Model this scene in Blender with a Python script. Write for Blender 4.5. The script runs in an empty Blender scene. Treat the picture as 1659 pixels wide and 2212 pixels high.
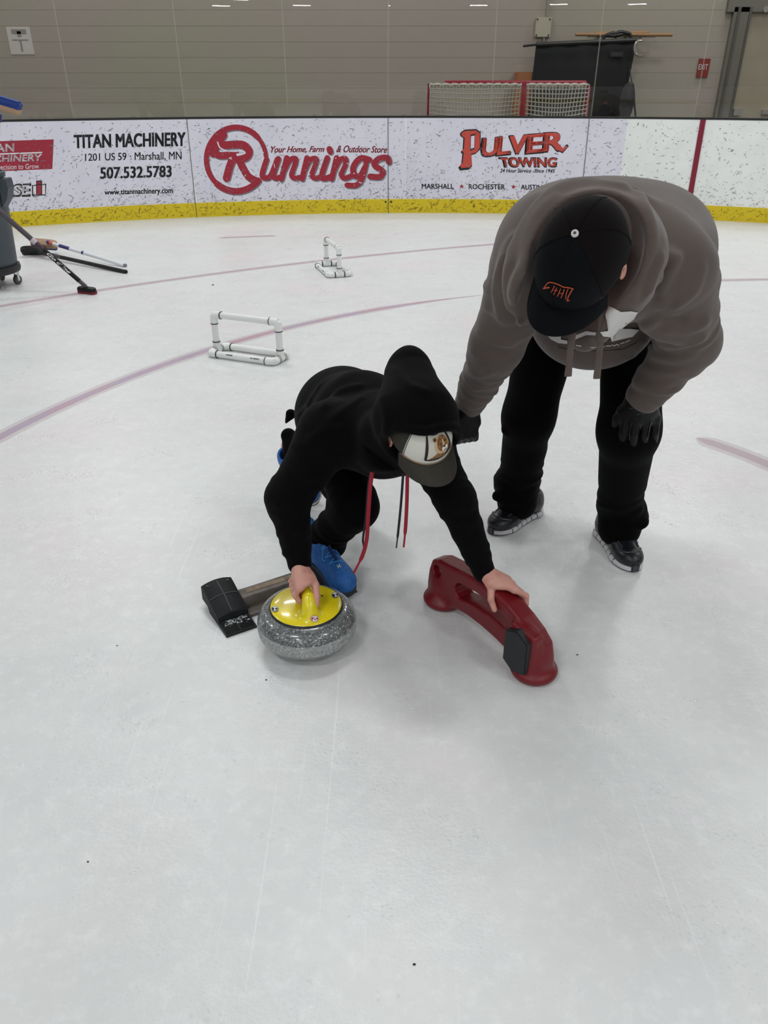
import bpy, bmesh, math, random
import numpy as np
from math import sin, cos, tan, atan, atan2, sqrt, pi, radians
from mathutils import Vector, Matrix
from mathutils.bvhtree import BVHTree
from mathutils.geometry import delaunay_2d_cdt
random.seed(7); RNG = np.random.default_rng(7)
SC = bpy.context.scene; COL = SC.collection
# ------------------------------------------------------------------ camera model
FPX = 1660.0; PITCH = radians(29.3); CAMH = 1.44
cR = np.array([1, 0, 0.]); cF = np.array([0, cos(PITCH), -sin(PITCH)]); cU = np.array([0, sin(PITCH), cos(PITCH)])
cC = np.array([0, 0, CAMH])
def ray(u, v): return cF + cR*(u-829.5)/FPX - cU*(v-1106)/FPX
def G(u, v, z=0.0):
    d = ray(u, v); return cC + d*((z-CAMH)/d[2])
def U(u, v, y):
    d = ray(u, v); return cC + d*(y/d[1])
cam = bpy.data.cameras.new('camera'); camo = bpy.data.objects.new('camera', cam); COL.objects.link(camo)
camo.location = (0, 0, CAMH); camo.rotation_euler = (pi/2-PITCH, 0, 0)
cam.sensor_fit = 'VERTICAL'; cam.sensor_height = 24.0; cam.lens = 24.0*FPX/2212.0; cam.clip_end = 300
SC.camera = camo
# ------------------------------------------------------------------ materials
def lin(c):
    return tuple(((x/255)/12.92 if x/255 <= .04045 else ((x/255+.055)/1.055)**2.4) for x in c)
def mat(name, rgb, rough=.6, metal=0.0, spec=.5, noise=None, bump=None, sheen=0, coat=0, alpha=1, sss=0):
    m = bpy.data.materials.new(name); m.use_nodes = True; nt = m.node_tree; b = nt.nodes['Principled BSDF']
    c = lin(rgb); b.inputs['Base Color'].default_value = (*c, 1)
    b.inputs['Roughness'].default_value = rough; b.inputs['Metallic'].default_value = metal
    b.inputs['Specular IOR Level'].default_value = spec
    if sheen: b.inputs['Sheen Weight'].default_value = sheen; b.inputs['Sheen Roughness'].default_value = .5
    if coat: b.inputs['Coat Weight'].default_value = coat; b.inputs['Coat Roughness'].default_value = .08
    if sss: b.inputs['Subsurface Weight'].default_value = sss; b.inputs['Subsurface Radius'].default_value = (.01, .004, .002)
    if alpha < 1: b.inputs['Alpha'].default_value = alpha
    tc = nt.nodes.new('ShaderNodeTexCoord')
    if noise:   # (scale, rgb2, lo, hi)
        n = nt.nodes.new('ShaderNodeTexNoise'); n.inputs['Scale'].default_value = noise[0]; n.inputs['Detail'].default_value = 5
        r = nt.nodes.new('ShaderNodeMapRange'); r.inputs[1].default_value = noise[2]; r.inputs[2].default_value = noise[3]
        x = nt.nodes.new('ShaderNodeMix'); x.data_type = 'RGBA'
        x.inputs[6].default_value = (*c, 1); x.inputs[7].default_value = (*lin(noise[1]), 1)
        L = nt.links; L.new(tc.outputs['Object'], n.inputs['Vector']); L.new(n.outputs[0], r.inputs[0]); L.new(r.outputs[0], x.inputs[0]); L.new(x.outputs[2], b.inputs['Base Color'])
    if bump:    # (scale, strength, distance)
        n = nt.nodes.new('ShaderNodeTexNoise'); n.inputs['Scale'].default_value = bump[0]; n.inputs['Detail'].default_value = 4
        q = nt.nodes.new('ShaderNodeBump'); q.inputs['Strength'].default_value = bump[1]; q.inputs['Distance'].default_value = bump[2]
        nt.links.new(tc.outputs['Object'], n.inputs['Vector']); nt.links.new(n.outputs[0], q.inputs['Height']); nt.links.new(q.outputs[0], b.inputs['Normal'])
    return m
def emis(name, rgb, s):
    m = bpy.data.materials.new(name); m.use_nodes = True; nt = m.node_tree; nt.nodes.clear()
    e = nt.nodes.new('ShaderNodeEmission'); e.inputs[0].default_value = (*rgb, 1); e.inputs[1].default_value = s
    o = nt.nodes.new('ShaderNodeOutputMaterial'); nt.links.new(e.outputs[0], o.inputs[0]); return m
# ------------------------------------------------------------------ objects
def wloc(o):
    v = Vector((0, 0, 0))
    while o: v = v+o.location; o = o.parent
    return v
def link(name, me, mats, parent=None, label=None, kind=None):
    o = bpy.data.objects.new(name, me); COL.objects.link(o)
    for m in (mats if isinstance(mats, (list, tuple)) else [mats]): me.materials.append(m)
    if parent: o.parent = parent
    if label: o['label'] = label
    if kind: o['kind'] = kind
    return o
def mk(name, V, F, mats, parent=None, smooth=True, mi=None, label=None, kind=None, base=None):
    """mesh in world coordinates; when it has a parent it is stored relative to it"""
    V = np.asarray(V, float).reshape(-1, 3)
    off = np.array(wloc(parent)) if parent else (np.array(base) if base is not None else np.zeros(3))
    me = bpy.data.meshes.new(name); me.from_pydata((V-off).tolist(), [], F if isinstance(F, list) else F.tolist())
    if mi is not None: me.polygons.foreach_set('material_index', np.asarray(mi, 'i'))
    if smooth: me.polygons.foreach_set('use_smooth', [True]*len(me.polygons))
    me.update(); o = link(name, me, mats, parent, label, kind)
    if not parent and base is not None: o.location = base
    return o
def thing(name, loc, label, cat, group=None):
    o = bpy.data.objects.new(name, None); COL.objects.link(o); o.location = loc; o.empty_display_size = .1
    o['label'] = label; o['category'] = cat
    if group: o['group'] = group
    return o
def tag(o, label, cat, group=None):
    o['label'] = label; o['category'] = cat
    if group: o['group'] = group
    return o
def struct(o): o['kind'] = 'structure'; return o
def copy_tree(o, parent=None):
    c = o.copy(); COL.objects.link(c); c.parent = parent
    for ch in list(o.children): copy_tree(ch, c)
    return c
def nrm(v): v = np.asarray(v, float); return v/np.linalg.norm(v)
class MB:
    def __init__(s): s.V = []; s.F = []; s.mi = []
    def add(s, V, F, mi=0):
        n = len(s.V); s.V += [tuple(map(float, v)) for v in V]; s.F += [tuple(i+n for i in f) for f in F]; s.mi += [mi]*len(F); return s
    def box(s, c, h, M=None, mi=0, bev=0.0):
        M = np.eye(3) if M is None else np.asarray(M)     # rows are local axes
        bm = bmesh.new(); bmesh.ops.create_cube(bm, size=2)
        for v in bm.verts: v.co = Vector((v.co.x*h[0], v.co.y*h[1], v.co.z*h[2]))
        if bev: bmesh.ops.bevel(bm, geom=bm.edges[:], offset=bev, segments=2, affect='EDGES')
        bm.verts.index_update()
        V = np.array([v.co[:] for v in bm.verts])@M+np.asarray(c); F = [[v.index for v in f.verts] for f in bm.faces]; bm.free()
        return s.add(V, F, mi)
    def tube(s, P, r, n=12, mi=0, caps=True, flat=1.0, up=None):
        P = [np.asarray(p, float) for p in P]; m = len(P); r = r if hasattr(r, '__len__') else [r]*m
        V = []; F = []; ref = np.asarray(up, float) if up is not None else None
        for i, p in enumerate(P):
            t = nrm(P[min(i+1, m-1)]-P[max(i-1, 0)])
            if ref is None: ref = np.array([0, 0, 1.]) if abs(t[2]) < .9 else np.array([1., 0, 0])
            a = nrm(np.cross(t, ref)); b = np.cross(a, t); ref = b
            for k in range(n):
                w = 2*pi*k/n; V.append(p+r[i]*(cos(w)*a+flat*sin(w)*b))
        for i in range(m-1):
            for k in range(n):
                j = (k+1) % n; F.append((i*n+k, i*n+j, (i+1)*n+j, (i+1)*n+k))
        if caps: F.append(tuple(range(n-1, -1, -1))); F.append(tuple((m-1)*n+k for k in range(n)))
        return s.add(V, [f for f in F], mi)
    def lathe(s, c, prof, n=48, mi=0, M=None):
        M = np.eye(3) if M is None else np.asarray(M); V = []; F = []; m = len(prof)
        for r, z in prof:
            for k in range(n): w = 2*pi*k/n; V.append(np.array([r*cos(w), r*sin(w), z])@M+np.asarray(c))
        for i in range(m-1):
            for k in range(n):
                j = (k+1) % n; F.append((i*n+k, i*n+j, (i+1)*n+j, (i+1)*n+k))
        if prof[0][0] > 1e-6: F.append(tuple(range(n-1, -1, -1)))
        if prof[-1][0] > 1e-6: F.append(tuple((m-1)*n+k for k in range(n)))
        return s.add(V, F, mi)
    def prism(s, poly, c, ax, ay, az, h, mi=0):
        """2-D polygon (ax, ay) extruded +-h along az"""
        n = len(poly); c = np.asarray(c, float); ax, ay, az = map(np.asarray, (ax, ay, az))
        V = [c+ax*x+ay*y-az*h for x, y in poly]+[c+ax*x+ay*y+az*h for x, y in poly]
        F = [tuple(range(n-1, -1, -1)), tuple(range(n, 2*n))]+[(i, (i+1) % n, n+(i+1) % n, n+i) for i in range(n)]
        return s.add(V, F, mi)
    def build(s, name, mats, parent=None, smooth=False, label=None, kind=None, base=None, sharp=True):
        o = mk(name, s.V, s.F, mats, parent, smooth, s.mi, label, kind, base)
        if smooth and sharp: o.data.set_sharp_from_angle(angle=radians(40))
        return o
def arc(P0, P1, P2, n=8):   # quadratic bezier
    P0, P1, P2 = map(lambda p: np.asarray(p, float), (P0, P1, P2))
    return [(1-t)**2*P0+2*t*(1-t)*P1+t*t*P2 for t in np.linspace(0, 1, n)]
def spline(P, n=6):
    P = [np.asarray(p, float) for p in P]; Q = [P[0]]+P+[P[-1]]; out = []
    for i in range(1, len(Q)-2):
        a, b, c, d = Q[i-1:i+3]
        for t in np.linspace(0, 1, n, endpoint=False):
            out.append(.5*((2*b)+(-a+c)*t+(2*a-5*b+4*c-d)*t*t+(-a+3*b-3*c+d)*t**3))
    out.append(P[-1]); return out
# ------------------------------------------------------------------ signed distance modelling
def cap(a, b, r1, r2=None, flat=None):
    a = np.asarray(a, float); b = np.asarray(b, float); r2 = r1 if r2 is None else r2; ba = b-a; L2 = ba@ba+1e-12
    def fn(P):
        q = P-a; h = np.clip(q@ba/L2, 0, 1); w = q-h[:, None]*ba
        if flat is not None:               # (axis, factor): squash across an axis
            ax, fc = flat; t = w@ax; w = w+np.outer(t*(1/fc-1), ax); s = min(1, fc)
            return (np.sqrt((w*w).sum(1))-(r1+(r2-r1)*h))*(s*.5+.5)
        return np.sqrt((w*w).sum(1))-(r1+(r2-r1)*h)
    return fn, (a+b)/2, sqrt(L2)/2+max(r1, r2)
def ell(c, r, M=None):
    c = np.asarray(c, float); r = np.asarray(r, float)
    def fn(P):
        q = P-c
        if M is not None: q = q@np.asarray(M).T
        k0 = np.sqrt(((q/r)**2).sum(1)); k1 = np.sqrt(((q/r**2)**2).sum(1))+1e-9
        return k0*(k0-1)/k1
    return fn, c, max(r)
def rbox(c, h, rad, M=None):
    c = np.asarray(c, float); h = np.asarray(h, float)
    def fn(P):
        q = P-c
        if M is not None: q = q@np.asarray(M).T
        q = np.abs(q)-(h-rad)
        return np.sqrt((np.maximum(q, 0)**2).sum(1))+np.minimum(q.max(1), 0)-rad
    return fn, c, float(np.linalg.norm(h))
def plane(p, n):
    p = np.asarray(p, float); n = nrm(n)
    return (lambda P: (P-p)@n), p, 50.
def poly_ext(poly, c, M, hw, rad):
    """polygon in local (x,z) extruded +-hw along local y, edges rounded by rad; rows of M = local axes"""
    c = np.asarray(c, float); M = np.asarray(M); pts = np.asarray(poly, float); n = len(pts)
    def fn(P):
        q = (P-c)@M.T; x = q[:, [0, 2]]; d = ((x-pts[0])**2).sum(1); s = np.ones(len(P))
        for i in range(n):
            vi = pts[i]; vj = pts[i-1]; e = vj-vi; w = x-vi
            b = w-e*np.clip((w@e)/(e@e), 0, 1)[:, None]; d = np.minimum(d, (b*b).sum(1))
            c1 = x[:, 1] >= vi[1]; c2 = x[:, 1] < vj[1]; c3 = e[0]*w[:, 1] > e[1]*w[:, 0]
            s = np.where((c1 & c2 & c3) | (~c1 & ~c2 & ~c3), -s, s)
        d2 = s*np.sqrt(d)+rad; w = np.abs(q[:, 1])-hw+rad
        return np.minimum(np.maximum(d2, w), 0)+np.sqrt(np.maximum(d2, 0)**2+np.maximum(w, 0)**2)-rad
    ctr = c+np.array([pts[:, 0].mean(), 0, pts[:, 1].mean()])@M
    return fn, ctr, float(np.sqrt(((pts-pts.mean(0))**2).sum(1)).max()+hw)
class SDF:
    def __init__(s): s.ops = []; s.pend = []
    def u(s, prim, k=0.0): s.ops.append((*prim, k, 'u')); return s
    def sub(s, prim, k=0.0): s.ops.append((*prim, k, 's')); return s
    def isect(s, prim): s.ops.append((*prim, 0, 'i')); return s
    def disp(s, fn, c, rad): s.ops.append((fn, np.asarray(c, float), rad, 0, 'd')); return s
    def chain(s, P, r, k=.01):
        r = r if hasattr(r, '__len__') else [r]*len(P)
        for i in range(len(P)-1): s.u(cap(P[i], P[i+1], r[i], r[i+1]), k)
        return s
    def wrinkle(s, a, b, rad, freq, amp, ph=0.0, tw=1.5):
        """rings of cloth folds across a limb from a to b"""
        a = np.asarray(a, float); b = np.asarray(b, float); L = np.linalg.norm(b-a); t = (b-a)/L
        e1 = nrm(np.cross(t, [.3, .5, .8])); e2 = np.cross(t, e1)
        def fn(P):
            q = P-a; x = q@t; an = np.arctan2(q@e1, q@e2); w = np.sqrt(np.maximum((q*q).sum(1)-x*x, 0))
            win = np.clip(x/(.15*L), 0, 1)*np.clip((L-x)/(.15*L), 0, 1)*np.clip((rad-w)/(.3*rad), 0, 1)
            y = 2*pi*freq*.8*x+tw*np.sin(an+ph)+1.3*np.sin(2*an+1.7*ph+7*x/L)+2.0*np.sin(1.1*freq*x+ph)
            z = np.sin(y); z = np.where(z > 0, z, z*.45)*(.25+.75*np.sin(1.5*an+2.3*ph+9*x/L)**2)*(.4+.6*np.sin(11*x/L+ph)**2)
            return -amp*win*z
        s.ops.append((fn, (a+b)/2, L/2+rad, 0, 'd')); return s
    def hit(s, u, v):
        """point of the surface seen along a direction of the pose reference"""
        d = nrm(ray(u, v)); t = .8
        for _ in range(70):
            e = s.ev((cC+d*t)[None])[0]; t += max(e, .0008)*.8
            if e < .001: return cC+d*t
            if t > 4.5: return None
    def fold(s, px, w, amp):
        """a soft cloth ridge (amp > 0) or crease (amp < 0) along a line on the surface"""
        Q = [s.hit(*p) for p in spline(px, 3)]; Q = [q for q in Q if q is not None]
        if len(Q) < 2: return
        n = len(Q)
        def fn(P):
            b = np.zeros(len(P))
            for i in range(n-1):
                ba = Q[i+1]-Q[i]; q = P-Q[i]; h = np.clip(q@ba/(ba@ba+1e-12), 0, 1); r = q-h[:, None]*ba
                f = (i+h)/(n-1); b = np.maximum(b, np.exp(-(r*r).sum(1)/(w*w))*np.clip(np.minimum(f, 1-f)*5+.15, 0, 1))
            return -amp*b
        c = np.mean(Q, 0); s.pend.append((fn, c, max(np.linalg.norm(q-c) for q in Q)+2.5*w, 0, 'd'))
    def ev(s, P, bc=None, br=0):
        d = np.full(len(P), 1e3)
        for fn, c, rad, k, op in s.ops:
            if bc is not None and np.linalg.norm(bc-c)-rad-br > .05+k: continue
            e = fn(P)
            if op == 'u':
                if k: h = np.clip(.5+.5*(d-e)/k, 0, 1); d = np.where(d > 900, e, d*(1-h)+e*h-k*h*(1-h))
                else: d = np.minimum(d, e)
            elif op == 's':
                if k: h = np.clip(.5-.5*(d+e)/k, 0, 1); d = d*(1-h)-e*h+k*h*(1-h)
                else: d = np.maximum(d, -e)
            elif op == 'i': d = np.maximum(d, e)
            else: d = d+e
        return d
    def bounds(s):
        lo = np.full(3, 1e9); hi = -lo
        for fn, c, rad, k, op in s.ops:
            if op == 'u': lo = np.minimum(lo, c-rad); hi = np.maximum(hi, c+rad)
        return lo-.012, hi+.012
    def mesh(s, res, smooth=1):
        s.ops += s.pend; s.pend = []; lo, hi = s.bounds(); B = 12
        n = (np.ceil((hi-lo)/res/B).astype(int))*B+1; V = np.full(n, 1.0, 'f')
        nb = (n-1)//B; br = B*res*.87
        gi = np.stack(np.meshgrid(*[np.arange(k) for k in nb], indexing='ij'), -1).reshape(-1, 3)
        ctr = lo+(gi*B+B/2)*res; dc = s.ev(ctr)
        loc = np.stack(np.meshgrid(*[np.arange(B+1)]*3, indexing='ij'), -1).reshape(-1, 3)
        for g, c, d in zip(gi, ctr, dc):
            i, j, k = g*B
            if d < -1.7*br-.02: V[i:i+B+1, j:j+B+1, k:k+B+1] = np.where(V[i:i+B+1, j:j+B+1, k:k+B+1] == 1.0, -1.0, V[i:i+B+1, j:j+B+1, k:k+B+1]); continue
            if d > 1.7*br+.02: continue
            V[i:i+B+1, j:j+B+1, k:k+B+1] = s.ev(lo+(loc+g*B)*res, c, br).reshape(B+1, B+1, B+1)
        ins = V < 0; m = np.zeros(n-1, bool); al = np.ones(n-1, bool)
        sl = [(slice(a, a+n[0]-1), slice(b, b+n[1]-1), slice(c, c+n[2]-1)) for a in (0, 1) for b in (0, 1) for c in (0, 1)]
        for q in sl: m |= ins[q]; al &= ins[q]
        act = np.argwhere(m & ~al); del m, al
        cr = np.array([(a, b, c) for a in (0, 1) for b in (0, 1) for c in (0, 1)])
        cv = np.stack([V[act[:, 0]+a, act[:, 1]+b, act[:, 2]+c] for a, b, c in cr], 1).astype(float)
        sm = np.zeros((len(act), 3)); ct = np.zeros(len(act))
        for a in range(8):
            for b in range(a+1, 8):
                if np.abs(cr[a]-cr[b]).sum() != 1: continue
                x = (cv[:, a] < 0) != (cv[:, b] < 0); t = cv[x, a]/(cv[x, a]-cv[x, b])
                sm[x] += cr[a]+t[:, None]*(cr[b]-cr[a]); ct[x] += 1
        X = lo+(act+sm/ct[:, None])*res
        idx = np.full(n-1, -1, np.int32); idx[tuple(act.T)] = np.arange(len(act)); F = []
        for ax in range(3):
            o1, o2 = [(1, 2), (2, 0), (0, 1)][ax]
            a = [slice(None)]*3; b = [slice(None)]*3; a[ax] = slice(0, -1); b[ax] = slice(1, None)
            ch = ins[tuple(a)] != ins[tuple(b)]; e = np.argwhere(ch)
            e = e[(e[:, o1] > 0) & (e[:, o2] > 0) & (e[:, o1] < n[o1]-1) & (e[:, o2] < n[o2]-1)]
            s0 = ins[tuple(e.T)]; d1 = np.zeros(3, int); d2 = np.zeros(3, int); d1[o1] = 1; d2[o2] = 1
            q = np.stack([idx[tuple((e-d1-d2).T)], idx[tuple((e-d2).T)], idx[tuple(e.T)], idx[tuple((e-d1).T)]], 1)
            q[~s0] = q[~s0][:, ::-1]; F.append(q)
        F = np.concatenate(F); F = F[(F >= 0).all(1)]
        for _ in range(smooth):
            acc = np.zeros_like(X); cn = np.zeros(len(X))
            for a in range(4):
                for o in (1, 3):
                    np.add.at(acc, F[:, a], X[F[:, (a+o) % 4]]); np.add.at(cn, F[:, a], 1)
            X = .5*X+.5*acc/np.maximum(cn, 1)[:, None]
        return X, F
    def build(s, name, mats, parent=None, res=.006, zone=None, smooth=1, label=None, base=None):
        X, F = s.mesh(res, smooth); mi = zone(X[F].mean(1)) if zone else None
        return mk(name, X, F, mats, parent, True, mi, label, None, base)
def surf(bvh, p, d, off):
    h, n, _, _ = bvh.ray_cast(Vector(np.asarray(p)-np.asarray(d)*.3), Vector(d))
    return np.asarray(p) if h is None else np.array(h)-np.asarray(d)*off
def to_bvh(objs):
    V = []; F = []
    for o in objs:
        off = np.array(wloc(o)); n = len(V); me = o.data
        V += [tuple(np.array(v.co)+off) for v in me.vertices]; F += [tuple(i+n for i in p.vertices) for p in me.polygons]
    return BVHTree.FromPolygons(V, F)
def decal(name, poly, bvh, m, parent, step=4, off=.0025, origin=cC, dirf=ray, label=None, maxd=None):
    """a print on cloth: the outline is laid on the surface and lifted by its own thickness"""
    poly = [np.asarray(p, float) for p in poly]; P = [Vector(p) for p in poly]; n = len(P)
    E = [(i, (i+1) % n) for i in range(n)]; A = np.array(poly); lo = A.min(0); hi = A.max(0)
    def inside(x, y):
        c = False; j = n-1
        for i in range(n):
            if (A[i, 1] > y) != (A[j, 1] > y) and x < (A[j, 0]-A[i, 0])*(y-A[i, 1])/(A[j, 1]-A[i, 1])+A[i, 0]: c = not c
            j = i
        return c
    for x in np.arange(lo[0]+step/2, hi[0], step):
        for y in np.arange(lo[1]+step/2, hi[1], step):
            if inside(x, y): P.append(Vector((x, y)))
    v2, e2, f2, *_ = delaunay_2d_cdt(P, E, [list(range(n))], 1, 1e-4)
    V = []; ok = []
    for v in v2:
        d = nrm(dirf(v[0], v[1])); h, nn, _, dist = bvh.ray_cast(Vector(origin), Vector(d))
        if h is None: V.append((0, 0, 0)); ok.append(False); continue
        if nn.dot(Vector(d)) > 0: nn = -nn
        V.append(tuple(h+nn*off-Vector(d)*off*.5)); ok.append(maxd is None or dist < maxd)
    F = []
    for f in f2:
        if all(ok[i] for i in f):
            a, b, c = [np.array(V[i]) for i in f[:3]]
            nn = np.cross(b-a, c-a); F.append(tuple(f) if nn@(np.array(origin)-a) > 0 else tuple(f[::-1]))
    return mk(name, V, F, m, parent, True, label=label)
def stroke_poly(P, w):
    """outline of a thick 2-D stroke"""
    P = [np.asarray(p, float) for p in P]; w = w if hasattr(w, '__len__') else [w]*len(P); L = []; R = []
    for i, p in enumerate(P):
        t = P[min(i+1, len(P)-1)]-P[max(i-1, 0)]; t = t/np.linalg.norm(t); nn = np.array([-t[1], t[0]])
        L.append(p+nn*w[i]/2); R.append(p-nn*w[i]/2)
    def endcap(p, a, b):
        d = (a-p); out = []
        for k in range(1, 5):
            an = -pi*k/5; out.append(p+np.array([d[0]*cos(an)-d[1]*sin(an), d[0]*sin(an)+d[1]*cos(an)]))
        return out
    return L+endcap(P[-1], L[-1], R[-1])+R[::-1]+endcap(P[0], R[0], L[0])
# ================================================================== SETTING
BC = np.array([0.432, -0.17]); BR = 10.367
def BP(t, z, off=0.0):
    r = BR-off; return np.array([BC[0]+r*sin(t), BC[1]+r*cos(t), z])
def px2b(u, v, off=0.0):
    d = ray(u, v); o = cC[:2]-BC; r = BR-off; a = d[0]**2+d[1]**2; b = d[:2]@o
    k = (-b+sqrt(b*b-a*(o@o-r*r)))/a; p = cC+k*d; return atan2(p[0]-BC[0], p[1]-BC[1]), p[2]
M_white = mat('board_white', (242, 244, 241), .38, noise=(3.0, (232, 235, 233), .4, .7))
M_sheet = mat('vinyl_sheet', (226, 224, 236), .4, noise=(2.2, (216, 215, 228), .4, .7))
M_yel = mat('kick_yellow', (218, 192, 16), .42, noise=(30, (170, 148, 28), .56, .78))
M_blk = mat('black_paint', (14, 15, 16), .45)
M_cap = mat('cap_rail', (20, 21, 22), .4)
M_seam = mat('panel_seam', (70, 72, 78), .6)
M_scuf = mat('puck_scuff', (128, 128, 136), .7)
M_scufd = mat('dark_puck_scuff', (62, 62, 66), .7)
M_scufy = mat('kick_scuff', (112, 98, 18), .7)
M_chip = mat('chip_white', (222, 222, 228), .6)
M_wine = mat('red_line', (126, 18, 44), .42)
M_logo = mat('logo_red', (158, 27, 48), .4)
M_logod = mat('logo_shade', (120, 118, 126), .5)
M_ink = mat('ink_black', (20, 20, 24), .45)
M_orange = mat('logo_orange', (200, 72, 58), .42)
M_titan = mat('panel_red', (158, 36, 56), .42)
M_ltext = mat('panel_white', (226, 222, 226), .45)
M_wall = mat('concourse_paint', (160, 154, 138), .7, noise=(.35, (162, 150, 142), .42, .6))
M_mort = mat('concourse_joint', (156, 150, 136), .8)
M_conc = mat('concourse_floor', (96, 96, 92), .6)
M_upper = mat('arena_wall', (58, 56, 53), .8)
M_ceil = mat('ceiling_paint', (120, 121, 122), .9)
# ---- ice
def ice_material():
    m = bpy.data.materials.new('ice'); m.use_nodes = True; nt = m.node_tree; L = nt.links; b = nt.nodes['Principled BSDF']
    tc = nt.nodes.new('ShaderNodeTexCoord')
    def noise(scale, det=6, rough=.6, stretch=None):
        n = nt.nodes.new('ShaderNodeTexNoise'); n.inputs['Scale'].default_value = scale; n.inputs['Detail'].default_value = det; n.inputs['Roughness'].default_value = rough
        if stretch:
            mp = nt.nodes.new('ShaderNodeMapping'); mp.inputs['Scale'].default_value = stretch[0]; mp.inputs['Rotation'].default_value = (0, 0, stretch[1])
            L.new(tc.outputs['Object'], mp.inputs[0]); L.new(mp.outputs[0], n.inputs['Vector'])
        else: L.new(tc.outputs['Object'], n.inputs['Vector'])
        return n
    def rng(src, a, b_, c, d):
        r = nt.nodes.new('ShaderNodeMapRange'); L.new(src, r.inputs[0])
        for i, x in enumerate((a, b_, c, d)): r.inputs[i+1].default_value = x
        return r.outputs[0]
    def mix(f, c1, c2):
        x = nt.nodes.new('ShaderNodeMix'); x.data_type = 'RGBA'
        if isinstance(f, float): x.inputs[0].default_value = f
        else: L.new(f, x.inputs[0])
        for i, c in ((6, c1), (7, c2)):
            if isinstance(c, tuple): x.inputs[i].default_value = (*lin(c), 1)
            else: L.new(c, x.inputs[i])
        return x.outputs[2]
    big = rng(noise(.9, 6, .65).outputs[0], .3, .7, 0, 1)
    c = mix(big, (213, 215, 215), (221, 222, 223))
    mid = rng(noise(4.5, 9, .72).outputs[0], .42, .75, 0, .8)
    c = mix(mid, c, (225, 228, 227))
    pink = rng(noise(1.1, 4).outputs[0], .50, .68, 0, .7)
    c = mix(pink, c, (222, 212, 216))
    fine = rng(noise(22, 8, .7).outputs[0], .5, .74, 0, .75)
    c = mix(fine, c, (232, 234, 234))
    dk = rng(noise(2.3, 7, .7).outputs[0], .5, .7, 0, .30)
    c = mix(dk, c, (196, 201, 201))
    scr2 = rng(noise(2.2, 2, .5, ((34, .4, 1), -.35)).outputs[0], .68, .73, 0, .4)
    c = mix(scr2, c, (236, 238, 238))
    scr = rng(noise(3.0, 3, .5, ((26, .5, 1), .5)).outputs[0], .66, .74, 0, .35)
    c = mix(scr, c, (232, 235, 235))
    L.new(c, b.inputs['Base Color'])
    wet = nt.nodes.new('ShaderNodeTexVoronoi'); wet.inputs['Scale'].default_value = 75; wet.inputs['Randomness'].default_value = 1
    wn = nt.nodes.new('ShaderNodeMixRGB'); wn.blend_type = 'ADD'; wn.inputs[0].default_value = .03; L.new(tc.outputs['Object'], wn.inputs[1]); L.new(noise(30, 3).outputs['Color'], wn.inputs[2]); L.new(wn.outputs[0], wet.inputs['Vector'])
    drop = rng(wet.outputs['Distance'], .18, .38, 1, 0)
    patch = rng(noise(5, 5, .65).outputs[0], .54, .66, 0, 1)
    dm = nt.nodes.new('ShaderNodeMath'); dm.operation = 'MULTIPLY'; L.new(drop, dm.inputs[0]); L.new(patch, dm.inputs[1])
    L.new(rng(dm.outputs[0], 0, 1, .32, .10), b.inputs['Roughness'])
    b.inputs['Specular IOR Level'].default_value = .42
    q = nt.nodes.new('ShaderNodeBump'); q.inputs['Strength'].default_value = .55; q.inputs['Distance'].default_value = .0022
    q2 = nt.nodes.new('ShaderNodeBump'); q2.inputs['Strength'].default_value = .6; q2.inputs['Distance'].default_value = .0012
    L.new(noise(14, 6, .6).outputs[0], q.inputs['Height']); L.new(noise(95, 3, .6).outputs[0], q2.inputs['Height'])
    q3 = nt.nodes.new('ShaderNodeBump'); q3.inputs['Strength'].default_value = .5; q3.inputs['Distance'].default_value = .0016; L.new(dm.outputs[0], q3.inputs['Height'])
    L.new(q.outputs[0], q2.inputs['Normal']); L.new(q2.outputs[0], q3.inputs['Normal']); L.new(q3.outputs[0], b.inputs['Normal'])
    return m
M_ice = ice_material()
XW = 19.0; YF = -48.0
m = MB(); m.add([(-XW, YF, 0), (XW, YF, 0), (XW, 14, 0), (-XW, 14, 0)], [(0, 1, 2, 3)])
struct(m.build('floor', M_ice))
# painted lines under the ice
M_pink = mat('line_under_ice', (206, 170, 184), .35, alpha=.62, noise=(3, (196, 178, 200), .4, .6))
M_pinkf = mat('faint_line_under_ice', (205, 186, 195), .35, alpha=.55)
M_halo = mat('line_halo_under_ice', (212, 190, 200), .35, alpha=.3)
def ice_line(name, P, w, mt):
    V = []; P = [np.asarray(p)[:2] for p in P]; F = []
    P = [np.asarray(p) for p in P]
    if len(P) < 10: P = [P[0]+(P[-1]-P[0])*x for x in np.linspace(0, 1, 20)] if len(P) == 2 else spline(P, 8)
    w0 = w; m_ = len(P)-1
    for i, p in enumerate(P):
        w = w0*min(1, .1+i/(m_*.12), .1+(m_-i)/(m_*.12)); t = nrm(P[min(i+1, len(P)-1)]-P[max(i-1, 0)]); nn = np.array([-t[1], t[0]])
        h_ = .0006 if w0 < .08 else .0003; V += [(*(p+nn*w/2), h_), (*(p-nn*w/2), h_)]
    for i in range(len(P)-1): F.append((2*i, 2*i+1, 2*i+3, 2*i+2))
    w = w0
    if w < .08: o_ = ice_line(name, P, w*2.1, M_halo)
    o2 = mk('line_core' if w < .08 else name, V, F, mt, o_ if w < .08 else None, smooth=False)
    return o_ if w < .08 else struct(o2)
def circ(c, r, a0, a1, n=60): return [(c[0]+r*cos(a), c[1]+r*sin(a)) for a in np.linspace(a0, a1, n)]
ice_line('trim_1', circ((2.394, 1.899), 4.397, radians(112), radians(215)), .055, M_pink)
ice_line('trim_2', circ((5.814, -3.829), 12.812, radians(105), radians(150)), .05, M_pinkf)
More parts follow.
